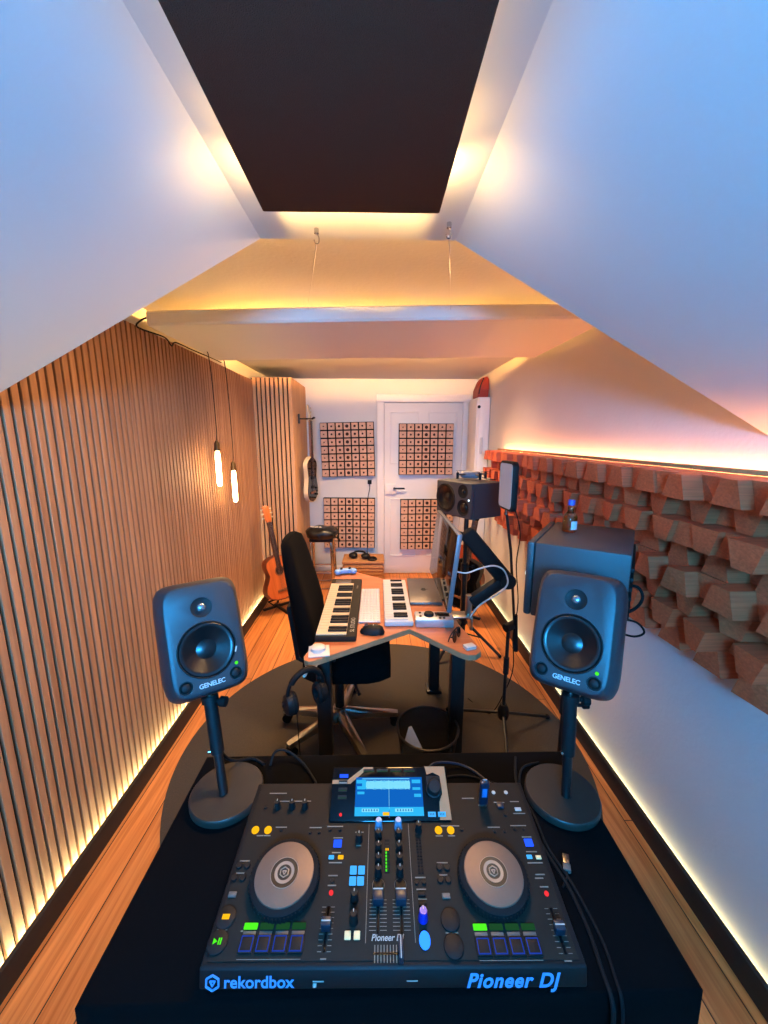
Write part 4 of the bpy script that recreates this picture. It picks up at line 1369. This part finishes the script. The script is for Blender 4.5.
def table_stand(base, topp, label, clampside):
    t = thing('monitor_stand', (base[0], base[1], CZ + 0.0005), label, 'speaker stand', 'round based table stands')
    MB().lathe([(0, 0.0), (0.086, 0.0), (0.090, 0.004), (0.090, 0.018), (0.087, 0.022), (0, 0.022)], None, 56).build('round_base', mat('black_cast_iron', (46, 41, 36), 0.4, noise=0.15), t)
    p0 = Vector((0.004 * clampside, -0.012, 0.022))
    p1 = Vector(topp) - Vector((base[0], base[1], CZ))
    d = p1 - p0
    MB().cyl(p0, p0 + d * 0.62, 0.0115, n=20).build('lower_tube', M_BLACKM, t)
    MB().cyl(p0 + d * 0.40, p0 + d * 0.94, 0.0165, n=20).build('grip_tube', M_BLACK, t)
    MB().cyl(p0 + d * 0.90, p0 + d * 0.965, 0.021, n=20).build('clamp_head', M_BLACK, t)
    MB().cyl(p0 + d * 0.96, p1, 0.0075, n=16).build('threaded_pin', M_CHROME, t)
    k = p0 + d * 0.92
    kn_ = MB().cyl(k, k + Vector((0.036, -0.006, 0)), 0.006, n=10)
    kn_.cyl(k + Vector((0.028, -0.005, 0)), k + Vector((0.044, -0.007, 0)), 0.013, n=12)
    kn_.build('clamp_knob', M_RUB, t)
    k = p0 + d * 0.42
    kn_ = MB().cyl(k, k + Vector((-0.022, -0.006, 0)), 0.005, n=10)
    kn_.build('height_screw', M_CHROME, t)
    return t


def eul(yaw, pitch, roll):
    return RZ(yaw) @ RX(pitch) @ RY(roll)


ML = T(-0.430, 0.919, 1.208) @ eul(34.4, -22.3, 0.5)
MR = T(0.472, 0.868, 1.243) @ eul(-39.6, -23.5, -2.9)
nearfield(ML, 'left of the two rounded grey nearfield monitors, in front of the slatted wall', True)
nearfield(MR, 'right of the two rounded grey nearfield monitors, in front of the big dark monitor', False)
tl_ = ML @ Vector((0.0, 0.075, -0.1450))
tr_ = MR @ Vector((0.0, 0.075, -0.1450))
table_stand((-0.387, 0.868), tl_, 'round based table stand under the left nearfield monitor', -1)
table_stand((0.473, 0.845), tr_, 'round based table stand under the right nearfield monitor', 1)

# ================================================================== MIXING CONTROLLER
Ox = Vector((0.0255, 0.4905, 0.853))
ax = Vector((0.99988, -0.01535, 0)).normalized()
tt = Vector((0.0148, 1, 0.0915))
tt = (tt - ax * tt.dot(ax)).normalized()
nn = ax.cross(tt)
MC4 = Matrix((ax, tt, nn)).transposed().to_4x4()
MC4.translation = Ox
dj = thing('mixing_controller', None, 'wide black two-deck mixing controller with lit screen on the black cloth', 'mixing controller', mat4=MC4)
BD = 0.318
# body: side profile in (s, n), extruded across
prof = [(0.0, 0.0), (BD, 0.0), (BD + 0.004, -0.006), (BD + 0.004, -0.073), (0.30, -0.076), (-0.008, -0.036), (-0.012, -0.030), (-0.003, -0.003)]
Mp = Matrix(((0, 0, 1, 0), (1, 0, 0, 0), (0, 1, 0, 0), (0, 0, 0, 1)))
MB().prism(prof, -0.316, 0.316, Mp, 0.003).build('body', M_DECKS, dj)
ft = MB()
for x in (-0.28, 0.28):
    ft.cyl((x, 0.03, -0.040), (x, 0.03, -0.060), 0.012, n=14)
    ft.cyl((x, 0.28, -0.072), (x, 0.28, -0.0835), 0.012, n=14)
ft.build('rubber_feet', M_RUB, dj)
MB().box((0, BD / 2 + 0.002, 0.0008), (0.612, BD - 0.008, 0.0022), 0.0006).build('face_plate', M_DECK, dj)
F = 0.0022


def mm(v):
    return v / 1000.0


def jog(x, y, lab):
    rg_ = MB()
    rg_.lathe([(0, F), (0.0635, F), (0.0655, 0.006), (0.0660, 0.013), (0.064, 0.020), (0.058, 0.0235), (0, 0.0235)], T(mm(x), mm(y), 0), 64)
    o = rg_.build('jog_wheel', M_RUB, dj)
    kn_ = MB()
    for k in range(60):
        a = 2 * PI * k / 60
        kn_.box((mm(x) + 0.0655 * math.cos(a), mm(y) + 0.0655 * math.sin(a), 0.012), (0.002, 0.0022, 0.012), 0, Matrix.Rotation(a, 4, 'Z'))
    kn_.build('grip_ribs', M_RUB, o)
    MB().lathe([(0, 0.0262), (0.0525, 0.0262), (0.0545, 0.0255), (0.0550, 0.0235), (0, 0.0235)], T(mm(x), mm(y), 0), 64).build('platter_top', M_PLAT, o)
    e = MB()
    MB().lathe([(0, 0.0270), (0.0255, 0.0270), (0.0255, 0.0262), (0, 0.0262)], T(mm(x), mm(y), 0), 48).build('centre_disc', mat('dark_brown_label', (30, 20, 16), 0.4, noise=0.05), o)
    e.torus((mm(x), mm(y), 0.0270), 0.0255, 0.0006, None, 48, 6)
    e.lathe([(0.013, 0.0271), (0.0185, 0.0275), (0.0185, 0.0271)], T(mm(x), mm(y), 0), 48)
    # hexagonal mark
    for k in range(6):
        a0, a1 = 2 * PI * k / 6 + PI / 6, 2 * PI * (k + 1) / 6 + PI / 6
        p0 = (mm(x) + 0.0085 * math.cos(a0), mm(y) + 0.0085 * math.sin(a0), 0.0275)
        p1 = (mm(x) + 0.0085 * math.cos(a1), mm(y) + 0.0085 * math.sin(a1), 0.0275)
        e.tube([p0, p1], 0.0010, 6)
    for k in range(3):
        a0 = 2 * PI * k / 3 + PI / 6
        a1 = 2 * PI * (k + 1) / 3 + PI / 6
        e.tube([(mm(x) + 0.004 * math.cos(a0), mm(y) + 0.004 * math.sin(a0), 0.0275), (mm(x) + 0.004 * math.cos(a1), mm(y) + 0.004 * math.sin(a1), 0.0275)], 0.0010, 6)
    e.build('centre_emblem', mat('pale_emblem', (150, 124, 104), 0.4, noise=0.02), o)
    return o


jog(-204, 117, 'l')
jog(193, 117, 'r')


def rbtn(name, x, y, r, h, m):
    return MB().lathe([(0, F + h), (mm(r) * 0.85, F + h), (mm(r), F + h * 0.7), (mm(r), F), (0, F)], T(mm(x), mm(y), 0), 22).build(name, m, dj)


def sbtn(name, x, y, w, d, h, m):
    return MB().box((mm(x), mm(y), F + h / 2), (mm(w), mm(d), h), min(0.0012, h * 0.4)).build(name, m, dj)


def knob(x, y, r=7, h=0.020, m=None, ptr=True, name='rotary_knob', ang=0):
    o = MB().lathe([(0, F + h), (mm(r) * 0.70, F + h), (mm(r) * 0.78, F + h * 0.92), (mm(r) * 0.85, F + h * 0.35), (mm(r), F + 0.003), (mm(r), F), (0, F)], T(mm(x), mm(y), 0), 24).build(name, m or M_BLACK, dj)
    if ptr:
        q = T(mm(x), mm(y), 0) @ RZ(ang)
        p = MB().box((0, mm(r) * 0.45, F + h + 0.0004), (0.0014, mm(r) * 0.55, 0.0010))
        p.box((0, mm(r) * 0.80, F + h * 0.55), (0.0014, 0.0012, h * 0.7))
        bmesh.ops.transform(p.bm, matrix=q, verts=p.bm.verts)
        p.build('pointer', M_PRINT, o)
    return o


# amber deck buttons
for x, y in ((-290, 210), (-263, 210), (102, 208), (128, 208)):
    o = MB().lathe([(0, F + 0.003), (0.0070, F + 0.003), (0.0078, F + 0.002), (0.0078, F), (0, F)], T(mm(x), mm(y), 0) @ Matrix.Diagonal((1.0, 1.0, 1, 1)), 24).build('amber_button', E_YEL, dj)
# deck key buttons
for x, y in ((-111, 182), (286, 182)):
    sbtn('blue_key', x, y, 17, 14, 0.004, E_BLUE)
for x, y in ((-121, 157), (278, 156)):
    sbtn('sky_key', x, y, 11, 7, 0.003, E_LBLUE)
sbtn('amber_key', -102, 157, 11, 7, 0.003, E_YEL)
sbtn('cream_key', 296, 155, 11, 7, 0.003, M_CREAM)
for x, y in ((-114, 98), (288, 95)):
    rbtn('red_key', x, y, 4.0, 0.003, E_RED)
rbtn('small_key', -114, 117, 4.0, 0.003, M_BLACK)
for x, y in ((-301, 143), (-285, 143), (-303, 122), (-287, 122), (94, 138), (109, 138), (93, 117), (108, 117)):
    rbtn('small_key', x, y, 6.0, 0.004, M_BLACK)
for x, y in ((-297, 96), (100, 92)):
    sbtn('shift_key', x, y, 15, 9, 0.003, M_GREYSW)
for x, y in ((-172, 205), (-153, 205), (-130, 210), (-109, 210), (-235, 210), (222, 205), (243, 205), (266, 210), (285, 210), (152, 209)):
    rbtn('small_key', x, y, 3.4, 0.003, M_BLACK)
# microphone and effect knobs
for x in (-255, -222, -193):
    knob(x, 259, 7.5, 0.018, ang=5)
rbtn('small_key', -282, 259, 4, 0.003, M_BLACK)
knob(-67, 190, 8, 0.018)
for x, y in ((-75, 134), (-59, 134), (-75, 116), (-60, 116)):
    sbtn('effect_pad', x, y, 13, 14, 0.004, E_LBLUE)
knob(-70, 88, 8, 0.020)
knob(-69, 57, 8, 0.022)
for x in (-78, -62):
    sbtn('cream_key', x, 37, 11, 12, 0.003, M_CREAM)
# play and cue
for x, y, m_, sy in ((-296, 62, E_YEL, 'cue'), (-298, 29, E_GREEN, 'play')):
    o = MB().lathe([(0, F + 0.004), (0.0145, F + 0.004), (0.0165, F + 0.003), (0.0170, F), (0, F)], T(mm(x), mm(y), 0), 32).build('transport_button', M_BLACK, dj)
    q = MB()
    if sy == 'cue':
        q.box((mm(x), mm(y), F + 0.0043), (0.013, 0.0075, 0.0012), 0.0004)
    else:
        q.prism([(-0.007, -0.004), (0.0, 0.0), (-0.007, 0.004)], F + 0.004, F + 0.0050, T(mm(x), mm(y), 0))
        q.box((mm(x) + 0.0025, mm(y), F + 0.0045), (0.002, 0.0085, 0.0012))
        q.box((mm(x) + 0.0060, mm(y), F + 0.0045), (0.002, 0.0085, 0.0012))
    q.build('lit_symbol', m_, o)
for x, y in ((102, 57), (102, 22)):
    MB().lathe([(0, F + 0.004), (0.0145, F + 0.004), (0.0165, F + 0.003), (0.0170, F), (0, F)], T(mm(x), mm(y), 0), 32).build('transport_button', M_BLACK, dj)
# pads
for x0, first in ((-248, 0), (152, 0)):
    for k in range(4):
        x = x0 + 28 * k + (0 if x0 < 0 else 0)
        yb = 48 if x0 < 0 else 45
        sbtn('mode_button', x, yb + 2, 24, 9, 0.003, E_GREEN if k == 0 else E_DGREEN)
        sbtn('mode_plate', x, yb - 7, 22, 6, 0.0008, M_GREYSW)
        yp = 26 if x0 < 0 else 21
        o = sbtn('performance_pad', x, yp, 25, 24, 0.004, M_BLACK)
        fr_ = MB()
        for dx, dy, sx, sy in ((0, 9.6, 20, 1.5), (0, -9.6, 20, 1.5), (9.6, 0, 1.5, 20), (-9.6, 0, 1.5, 20)):
            fr_.box((mm(x + dx), mm(yp + dy), F + 0.0042), (mm(sx), mm(sy), 0.001))
        fr_.build('pad_outline', E_BLUED, o)
# tempo faders
for x, y0, y1, yk in ((-116, 16, 78, 48), (287, 12, 74, 41)):
    s_ = MB().box((mm(x), mm((y0 + y1) / 2), F + 0.0002), (0.004, mm(y1 - y0), 0.0008))
    s_.build('fader_slot', M_GLOSS, dj)
    f_ = MB().box((mm(x), mm(yk), F + 0.010), (0.017, 0.014, 0.018), 0.002)
    o = f_.build('tempo_fader', mat('blue_black_cap', (22, 34, 46), 0.4, noise=0.05), dj)
    MB().box((mm(x), mm(yk), F + 0.0193), (0.0165, 0.0018, 0.0008)).build('cap_line', M_PRINT, o)
# mixer: channel strips
for x in (-26, 16):
    MB().lathe([(0, F + 0.024), (0.0060, F + 0.024), (0.0075, F + 0.012), (0.0085, F), (0, F)], T(mm(x), 0.214, 0), 24).build('trim_knob', mat('pale_blue_knob', (120, 142, 170), 0.4, noise=0.03), dj)
    for y in (194, 170, 148, 128):
        knob(x, y, 7.6, 0.020)
    MB().lathe([(0, F + 0.003), (0.0095, F + 0.003), (0.0105, F), (0, F)], T(mm(x), 0.110, 0), 28).build('channel_button', M_BLACK, dj)
    MB().torus((mm(x), 0.110, F + 0.0004), 0.0112, 0.0005, None, 28, 6).build('button_ring', M_GREYSW, dj)
    MB().box((mm(x), 0.066, F + 0.0002), (0.003, 0.052, 0.0008)).build('fader_slot', M_GLOSS, dj)
    o = MB().box((mm(x), 0.085, F + 0.011), (0.020, 0.019, 0.020), 0.003).build('channel_fader', mat('blue_black_cap', (22, 34, 46), 0.4), dj)
    MB().box((mm(x), 0.0925, F + 0.0213), (0.019, 0.0016, 0.0008)).build('cap_line', M_PRINT, o)
knob(59, 209, 8, 0.020)
mt = MB().box((-0.0085, 0.160, F + 0.0003), (0.010, 0.060, 0.001))
mt.build('level_meter', M_RUB, dj)
for k in range(9):
    y = 134 + 6.2 * k
    mcol = E_GREEN if k < 6 else (E_YEL if k == 6 else M_BLACK)
    for x in (-10.5, -6.5):
        MB().box((mm(x), mm(y), F + 0.001), (0.0028, 0.0040, 0.001)).build('meter_light', E_DGREEN if (k < 6 and x > -8) else mcol, dj)
mmx = MB()
for k in range(11):
    for x in (54, 60):
        mmx.box((mm(x), mm(130 + 6 * k), F + 0.0006), (0.0045, 0.0035, 0.001))
mmx.build('master_meter', M_RUB, dj)
rbtn('small_key', 47, 113, 4, 0.004, M_BLACK)
rbtn('small_key', 61, 113, 4, 0.004, M_BLACK)
sbtn('toggle_switch', 55, 94, 14, 7, 0.005, M_BLACK)
sbtn('toggle_switch', 55, 79, 14, 7, 0.005, M_BLACK)
knob(54, 60, 9, 0.022, mat('blue_tinted_knob', (20, 40, 150), 0.3, noise=0.03))
MB().lathe([(0, F + 0.006), (0.0075, F + 0.006), (0.0092, F + 0.004), (0.0095, F), (0, F)], T(0.054, 0.030, 0) @ Matrix.Diagonal((1, 1.25, 1, 1)), 28).build('colour_button', E_BLUE2, dj)
# crossfader
MB().box((-0.009, 0.014, F + 0.0002), (0.050, 0.003, 0.0008)).build('fader_slot', M_GLOSS, dj)
o = MB().box((0.0125, 0.015, F + 0.009), (0.008, 0.030, 0.017), 0.002).build('crossfader', mat('blue_black_cap', (22, 34, 46), 0.4), dj)
MB().box((0.0125, 0.015, F + 0.0178), (0.0016, 0.029, 0.0008)).build('cap_line', M_PRINT, o)
# upper right connector area
sbtn('selector_switch', 249, 259, 14, 11, 0.006, mat('blue_black_cap', (22, 34, 46), 0.4))
sbtn('grey_switch', 287, 252, 14, 8, 0.002, M_PRINT)
rbtn('small_key', 255, 240, 4, 0.003, M_BLACK)
for x in (243, 272):
    rbtn('round_logo_print', x, 292, 4.5, 0.0006, M_PRINT)

# printed scale lines and legends
pr = MB()


def dash(x, y, w, d=1.0):
    pr.box((mm(x), mm(y), F + 0.0003), (mm(w), mm(d), 0.0005))


for x in (-26, 16):
    for k in range(9):
        for s_ in (-1, 1):
            dash(x + s_ * 9.5, 44 + 5.4 * k, 12, 0.7)
for k in range(9):
    dash(-31 + 5.2 * k, 14, 1.5, 22)
for x, y0 in ((-116, 17), (287, 13)):
    for k in range(9):
        for s_ in (-1, 1):
            dash(x + s_ * 8, y0 + 7.5 * k, 7, 0.7)
for x in (-47, 38):
    pr.box((mm(x), 0.125, F + 0.0003), (0.0009, 0.195, 0.0005))
for x0 in (-206, 194):
    dash(x0, 8 if x0 < 0 else 5, 105, 0.7)
for x, y, w in ((-262, 292, 40), (-222, 273, 80), (-277, 199, 14), (-262, 199, 14), (-236, 216, 24), (-162, 215, 26), (-120, 217, 34), (-111, 194, 20), (-112, 166, 18), (-112, 148, 26), (-114, 126, 18), (-114, 110, 16), (-293, 152, 20), (-295, 131, 16), (-297, 46, 18), (102, 40, 22), (101, 147, 22), (100, 126, 16), (102, 197, 15), (128, 197, 15), (128, 217, 40), (222, 214, 26), (276, 217, 34), (286, 194, 20), (286, 166, 22), (286, 146, 30), (288, 126, 18), (284, 120, 16), (288, 106, 16), (180, 278, 28), (285, 270, 20), (210, 262, 20), (249, 268, 24), (287, 243, 26), (55, 122, 20), (55, 103, 18), (56, 88, 16), (-116, 8, 10), (287, 4, 12), (-67, 179, 10), (-67, 205, 18), (-262, 44, 4)):
    dash(x, y, w, 2.0)
pr.build('printed_legends', mat('dim_print', (120, 112, 98), 0.6, noise=0.4, nscale=900), dj, flat=True)
text_mesh('panel_lettering', 'Pioneer DJ', 0.0125, T(-0.010, 0.034, F + 0.0006), M_PRINT, dj, shear=0.25, offset=0.0002)
# front edge lettering
fn = Matrix.Translation((0, -0.0083, -0.0165)) @ RX(72)
text_mesh('front_lettering', 'rekordbox', 0.0255, T(-0.2185, -0.0100, -0.0175) @ RX(70), M_PRINT_DAYLIT, dj, offset=0.0006, space=1.02)
text_mesh('front_lettering', 'Pioneer DJ', 0.030, T(0.192, -0.0100, -0.0175) @ RX(70), M_PRINT_DAYLIT, dj, shear=0.3, space=1.12, offset=0.0010)
hx = MB()
for k in range(6):
    a0, a1 = 2 * PI * k / 6 + PI / 6, 2 * PI * (k + 1) / 6 + PI / 6
    hx.tube([(0.0115 * math.cos(a0), 0.0115 * math.sin(a0), 0), (0.0115 * math.cos(a1), 0.0115 * math.sin(a1), 0)], 0.0017, 6)
for k in range(3):
    a0, a1 = 2 * PI * k / 3 - PI / 2, 2 * PI * (k + 1) / 3 - PI / 2
    hx.tube([(0.005 * math.cos(a0), 0.005 * math.sin(a0), 0), (0.005 * math.cos(a1), 0.005 * math.sin(a1), 0)], 0.0014, 6)
bmesh.ops.transform(hx.bm, matrix=T(-0.293, -0.0100, -0.0175) @ RX(70), verts=hx.bm.verts)
hx.build('front_emblem', M_PRINT_DAYLIT, dj)
js = MB()
for x in (-0.122, 0.03):
    js.box((x, -0.0102, -0.015), (0.018, 0.0008, 0.0014), 0, RX(-20))
js.cyl((-0.128, -0.009, -0.022), (-0.128, -0.013, -0.024), 0.0032, n=12)
js.build('front_jack', M_PRINT, dj)

# tilted screen console
CO = T(0.0, 0.226, 0.003) @ RX(24)
cn = MB().box((-0.001, 0.052, -0.020), (0.268, 0.106, 0.046), 0.004, None)
bmesh.ops.transform(cn.bm, matrix=CO, verts=cn.bm.verts)
con = cn.build('screen_console', M_GLOSS, dj)


def onc(bld, name, m, parent=None):
    bmesh.ops.transform(bld.bm, matrix=CO, verts=bld.bm.verts)
    return bld.build(name, m, parent or con, flat=True)


H = 0.0032
bz = MB()
bz.prism([(-0.134, 0.078), (-0.098, 0.078), (-0.062, 0.1035), (-0.040, 0.1035), (-0.040, 0.098), (-0.056, 0.098), (-0.092, 0.070), (-0.134, 0.070)], 0.0028, 0.0036)
onc(bz, 'bezel_glare', M_GLARE)  # glare on the bezel, laid on as an orange plate
bz = MB()
bz.prism([(0.082, 0.1045), (0.129, 0.1045), (0.1335, 0.002), (0.108, 0.002), (0.110, 0.035), (0.118, 0.05), (0.116, 0.085), (0.100, 0.092), (0.086, 0.088)], 0.0028, 0.0036)
onc(bz, 'bezel_glare', M_GLARE)  # second plate of painted glare
onc(MB().box((-0.003, 0.046, 0.0034), (0.153, 0.0735, 0.0006)), 'lit_display', E_SCR)
wv = MB()
for k in range(60):
    x = -0.055 + 0.100 * k / 59
    h = 0.010 + 0.0065 * abs(math.sin(k * 1.7)) + 0.003 * rnd.random()
    wv.box((x, 0.0675, 0.0040), (0.0014, h, 0.0005))
onc(wv, 'waveform', E_CYAN2)
cy_ = MB()
cy_.box((-0.003, 0.0175, 0.0039), (0.153, 0.0165, 0.0005))
cy_.box((-0.067, 0.074, 0.0040), (0.022, 0.007, 0.0005))
cy_.box((-0.067, 0.062, 0.0040), (0.018, 0.006, 0.0005))
cy_.box((-0.067, 0.052, 0.0040), (0.016, 0.005, 0.0005))
cy_.box((0.060, 0.074, 0.0040), (0.020, 0.007, 0.0005))
cy_.box((0.060, 0.060, 0.0040), (0.018, 0.005, 0.0005))
cy_.box((0.062, 0.047, 0.0040), (0.016, 0.006, 0.0005))
cy_.box((-0.010, 0.0675, 0.0037), (0.110, 0.016, 0.0005))
onc(cy_, 'display_bars', E_CYAN)
pl_ = MB()
pl_.box((-0.003, 0.050, 0.0043), (0.0008, 0.055, 0.0005))
pl_.box((-0.045, 0.0195, 0.0043), (0.038, 0.006, 0.0005))
pl_.box((0.030, 0.0195, 0.0043), (0.040, 0.006, 0.0005))
pl_.box((-0.010, 0.0795, 0.0041), (0.110, 0.0012, 0.0005))
onc(pl_, 'display_marks', E_CYAN2)
dk = MB()
dk.box((-0.003, 0.0262, 0.0043), (0.153, 0.0016, 0.0005))
dk.box((-0.003, 0.0125, 0.0043), (0.0016, 0.013, 0.0005))
for k in range(6):
    dk.box((-0.060 + 0.006 * k, 0.0195, 0.0046), (0.0025, 0.0035, 0.0004))
    dk.box((0.016 + 0.006 * k, 0.0195, 0.0046), (0.0025, 0.0035, 0.0004))
onc(dk, 'display_digits', E_SCR)
onc(MB().box((-0.010, 0.013, 0.0046), (0.014, 0.006, 0.0005)), 'display_tag', E_YEL)
for k in range(4):
    onc(MB().box((-0.050 + 0.0318 * k, 0.0965, 0.0036), (0.026, 0.006, 0.001)), 'top_button', M_BLACK)
for k in range(4):
    onc(MB().box((-0.050 + 0.0318 * k, 0.0945, 0.0042), (0.024, 0.0014, 0.0008)), 'button_light', E_DGREEN)
for k in range(3):
    onc(MB().box((-0.109, 0.073 - 0.0145 * k, 0.0038), (0.020, 0.008, 0.001)), 'side_button', M_BLACK)
    onc(MB().box((-0.109, 0.0715 - 0.0145 * k, 0.0044), (0.018, 0.0012, 0.0008)), 'button_light', E_DGREEN if k else M_PRINT)
onc(MB().box((-0.108, 0.0855, 0.0042), (0.020, 0.007, 0.0008)), 'lit_side_button', E_BLUE)
onc(MB().cyl((-0.110, 0.012, 0.003), (-0.110, 0.012, 0.005), 0.0032, n=14), 'red_light', E_RED)
en = MB().lathe([(0, 0.022), (0.0125, 0.022), (0.0145, 0.019), (0.0155, 0.004), (0.018, 0.003), (0, 0.003)], T(0.100, 0.060, 0), 32)
bmesh.ops.transform(en.bm, matrix=CO, verts=en.bm.verts)
en.build('browse_encoder', M_BLACK, con)
onc(MB().box((0.100, 0.076, 0.0033), (0.032, 0.018, 0.001), 0.0003), 'encoder_plate', M_BLACK)
for x in (0.091, 0.113):
    onc(MB().box((x, 0.012, 0.0040), (0.017, 0.009, 0.0012), 0.0003), 'load_button', E_LBLUE)
    dd = MB()
    for k in (-1, 0, 1):
        dd.box((x + 0.004 * k, 0.012, 0.0048), (0.0015, 0.004, 0.0005))
    onc(dd, 'button_print', M_BLACK)

# memory stick plugged into the top panel
us = thing('memory_stick', None, 'slim dark blue memory stick standing in the upper right of the controller', 'memory stick', mat4=MC4 @ T(0.210, 0.262, 0.0030))
MB().box((0, 0, 0.003), (0.014, 0.010, 0.006), 0.001).build('plug', M_ALU, us)
MB().box((0, 0, 0.037), (0.020, 0.012, 0.062), 0.003).build('case', mat('dark_blue_case', (18, 28, 44), 0.35, noise=0.05), us)
MB().box((0, -0.0063, 0.043), (0.011, 0.001, 0.024), 0).build('sticker', mat('blue_sticker', (46, 110, 170), 0.5, noise=0.1), us)
MB().tube([(-0.004, 0, 0.067), (-0.004, 0, 0.074), (0.004, 0, 0.074), (0.004, 0, 0.067)], 0.0015, 6).build('lanyard_loop', M_CHROME, us)

# ================================================================== CABLES ON THE TABLE
cz_ = CZ + 0.0045
c1 = MB()
c1.tube([(0.40, 0.975, cz_), (0.375, 0.90, cz_), (0.362, 0.80, cz_), (0.374, 0.72, cz_), (0.392, 0.643, cz_), (0.395, 0.57, cz_), (0.388, 0.512, cz_), (0.386, 0.478, cz_ - 0.006), (0.388, 0.470, cz_ - 0.06), (0.395, 0.464, 0.55)], 0.0038, 8, 5)
c1.build('power_cable', M_RUB)
tag(bpy.data.objects['power_cable'], 'thick black cable running along the right side of the controller over the table edge', 'cable')
c2 = MB()
c2.tube([(0.46, 0.955, cz_), (0.405, 0.935, cz_ + 0.002), (0.376, 0.87, cz_), (0.384, 0.79, cz_), (0.384, 0.722, cz_), (0.402, 0.652, cz_), (0.412, 0.56, cz_), (0.405, 0.50, cz_), (0.402, 0.478, cz_ - 0.006), (0.404, 0.469, cz_ - 0.06), (0.412, 0.462, 0.55)], 0.0030, 8, 5)
tag(c2.build('signal_cable', M_RUB), 'thinner black cable beside the thick one, looping round the right stand base', 'cable')
c3 = MB()
c3.tube([(0.130, 0.895, cz_ + 0.030), (0.155, 0.925, cz_ + 0.03), (0.212, 0.945, cz_ + 0.012), (0.262, 0.935, cz_), (0.305, 0.885, cz_), (0.340, 0.865, cz_)], 0.0032, 8, 5)
tag(c3.build('signal_cable', mat('dark_blue_cable', (24, 34, 50), 0.4, noise=0.05)), 'dark blue cable arching behind the right half of the controller', 'cable')
c4 = MB()
c4.tube([(0.090, 0.880, cz_ + 0.008), (0.16, 0.905, cz_), (0.24, 0.915, cz_), (0.335, 0.880, cz_)], 0.0026, 8, 5)
tag(c4.build('signal_cable', M_RUB), 'thin black cable lying low behind the right half of the controller', 'cable')
c5 = MB()
c5.tube([(-0.300, 0.955, cz_ + 0.004), (-0.29, 0.975, cz_ + 0.03), (-0.26, 0.985, cz_ + 0.024), (-0.213, 0.965, cz_ + 0.004), (-0.17, 0.91, cz_), (-0.155, 0.886, cz_), (-0.10, 0.872, cz_ + 0.01)], 0.0034, 8, 5)
tag(c5.build('signal_cable', M_RUB), 'black cable curling from the left stand base to the back of the controller', 'cable')
c6 = MB()
c6.tube([(-0.488, 1.00, 1.075), (-0.475, 0.975, 1.02), (-0.448, 0.945, 0.955), (-0.418, 0.915, 0.89), (-0.395, 0.93, 0.84), (-0.36, 0.985, cz_), (-0.32, 0.965, cz_)], 0.0042, 8, 5)
tag(c6.build('signal_cable', M_RUB), 'black cable hanging from the left nearfield monitor down to the table', 'cable')
pg = thing('cable_plug', (0.412, 0.694, CZ + 0.0005), 'small silver plug lying on the black cloth right of the controller', 'plug', rotz=R(-20))
MB().box((0, 0, 0.004), (0.013, 0.022, 0.007), 0.001).build('metal_shell', M_ALU, pg)
MB().box((0, -0.018, 0.0045), (0.016, 0.016, 0.009), 0.002).build('plastic_grip', M_GREYSW, pg)
MB().tube([(0, -0.026, 0.0045), (-0.002, -0.04, 0.004), (-0.012, -0.06, 0.003)], 0.0022, 6, 3).build('cable_tail', M_RUB, pg)
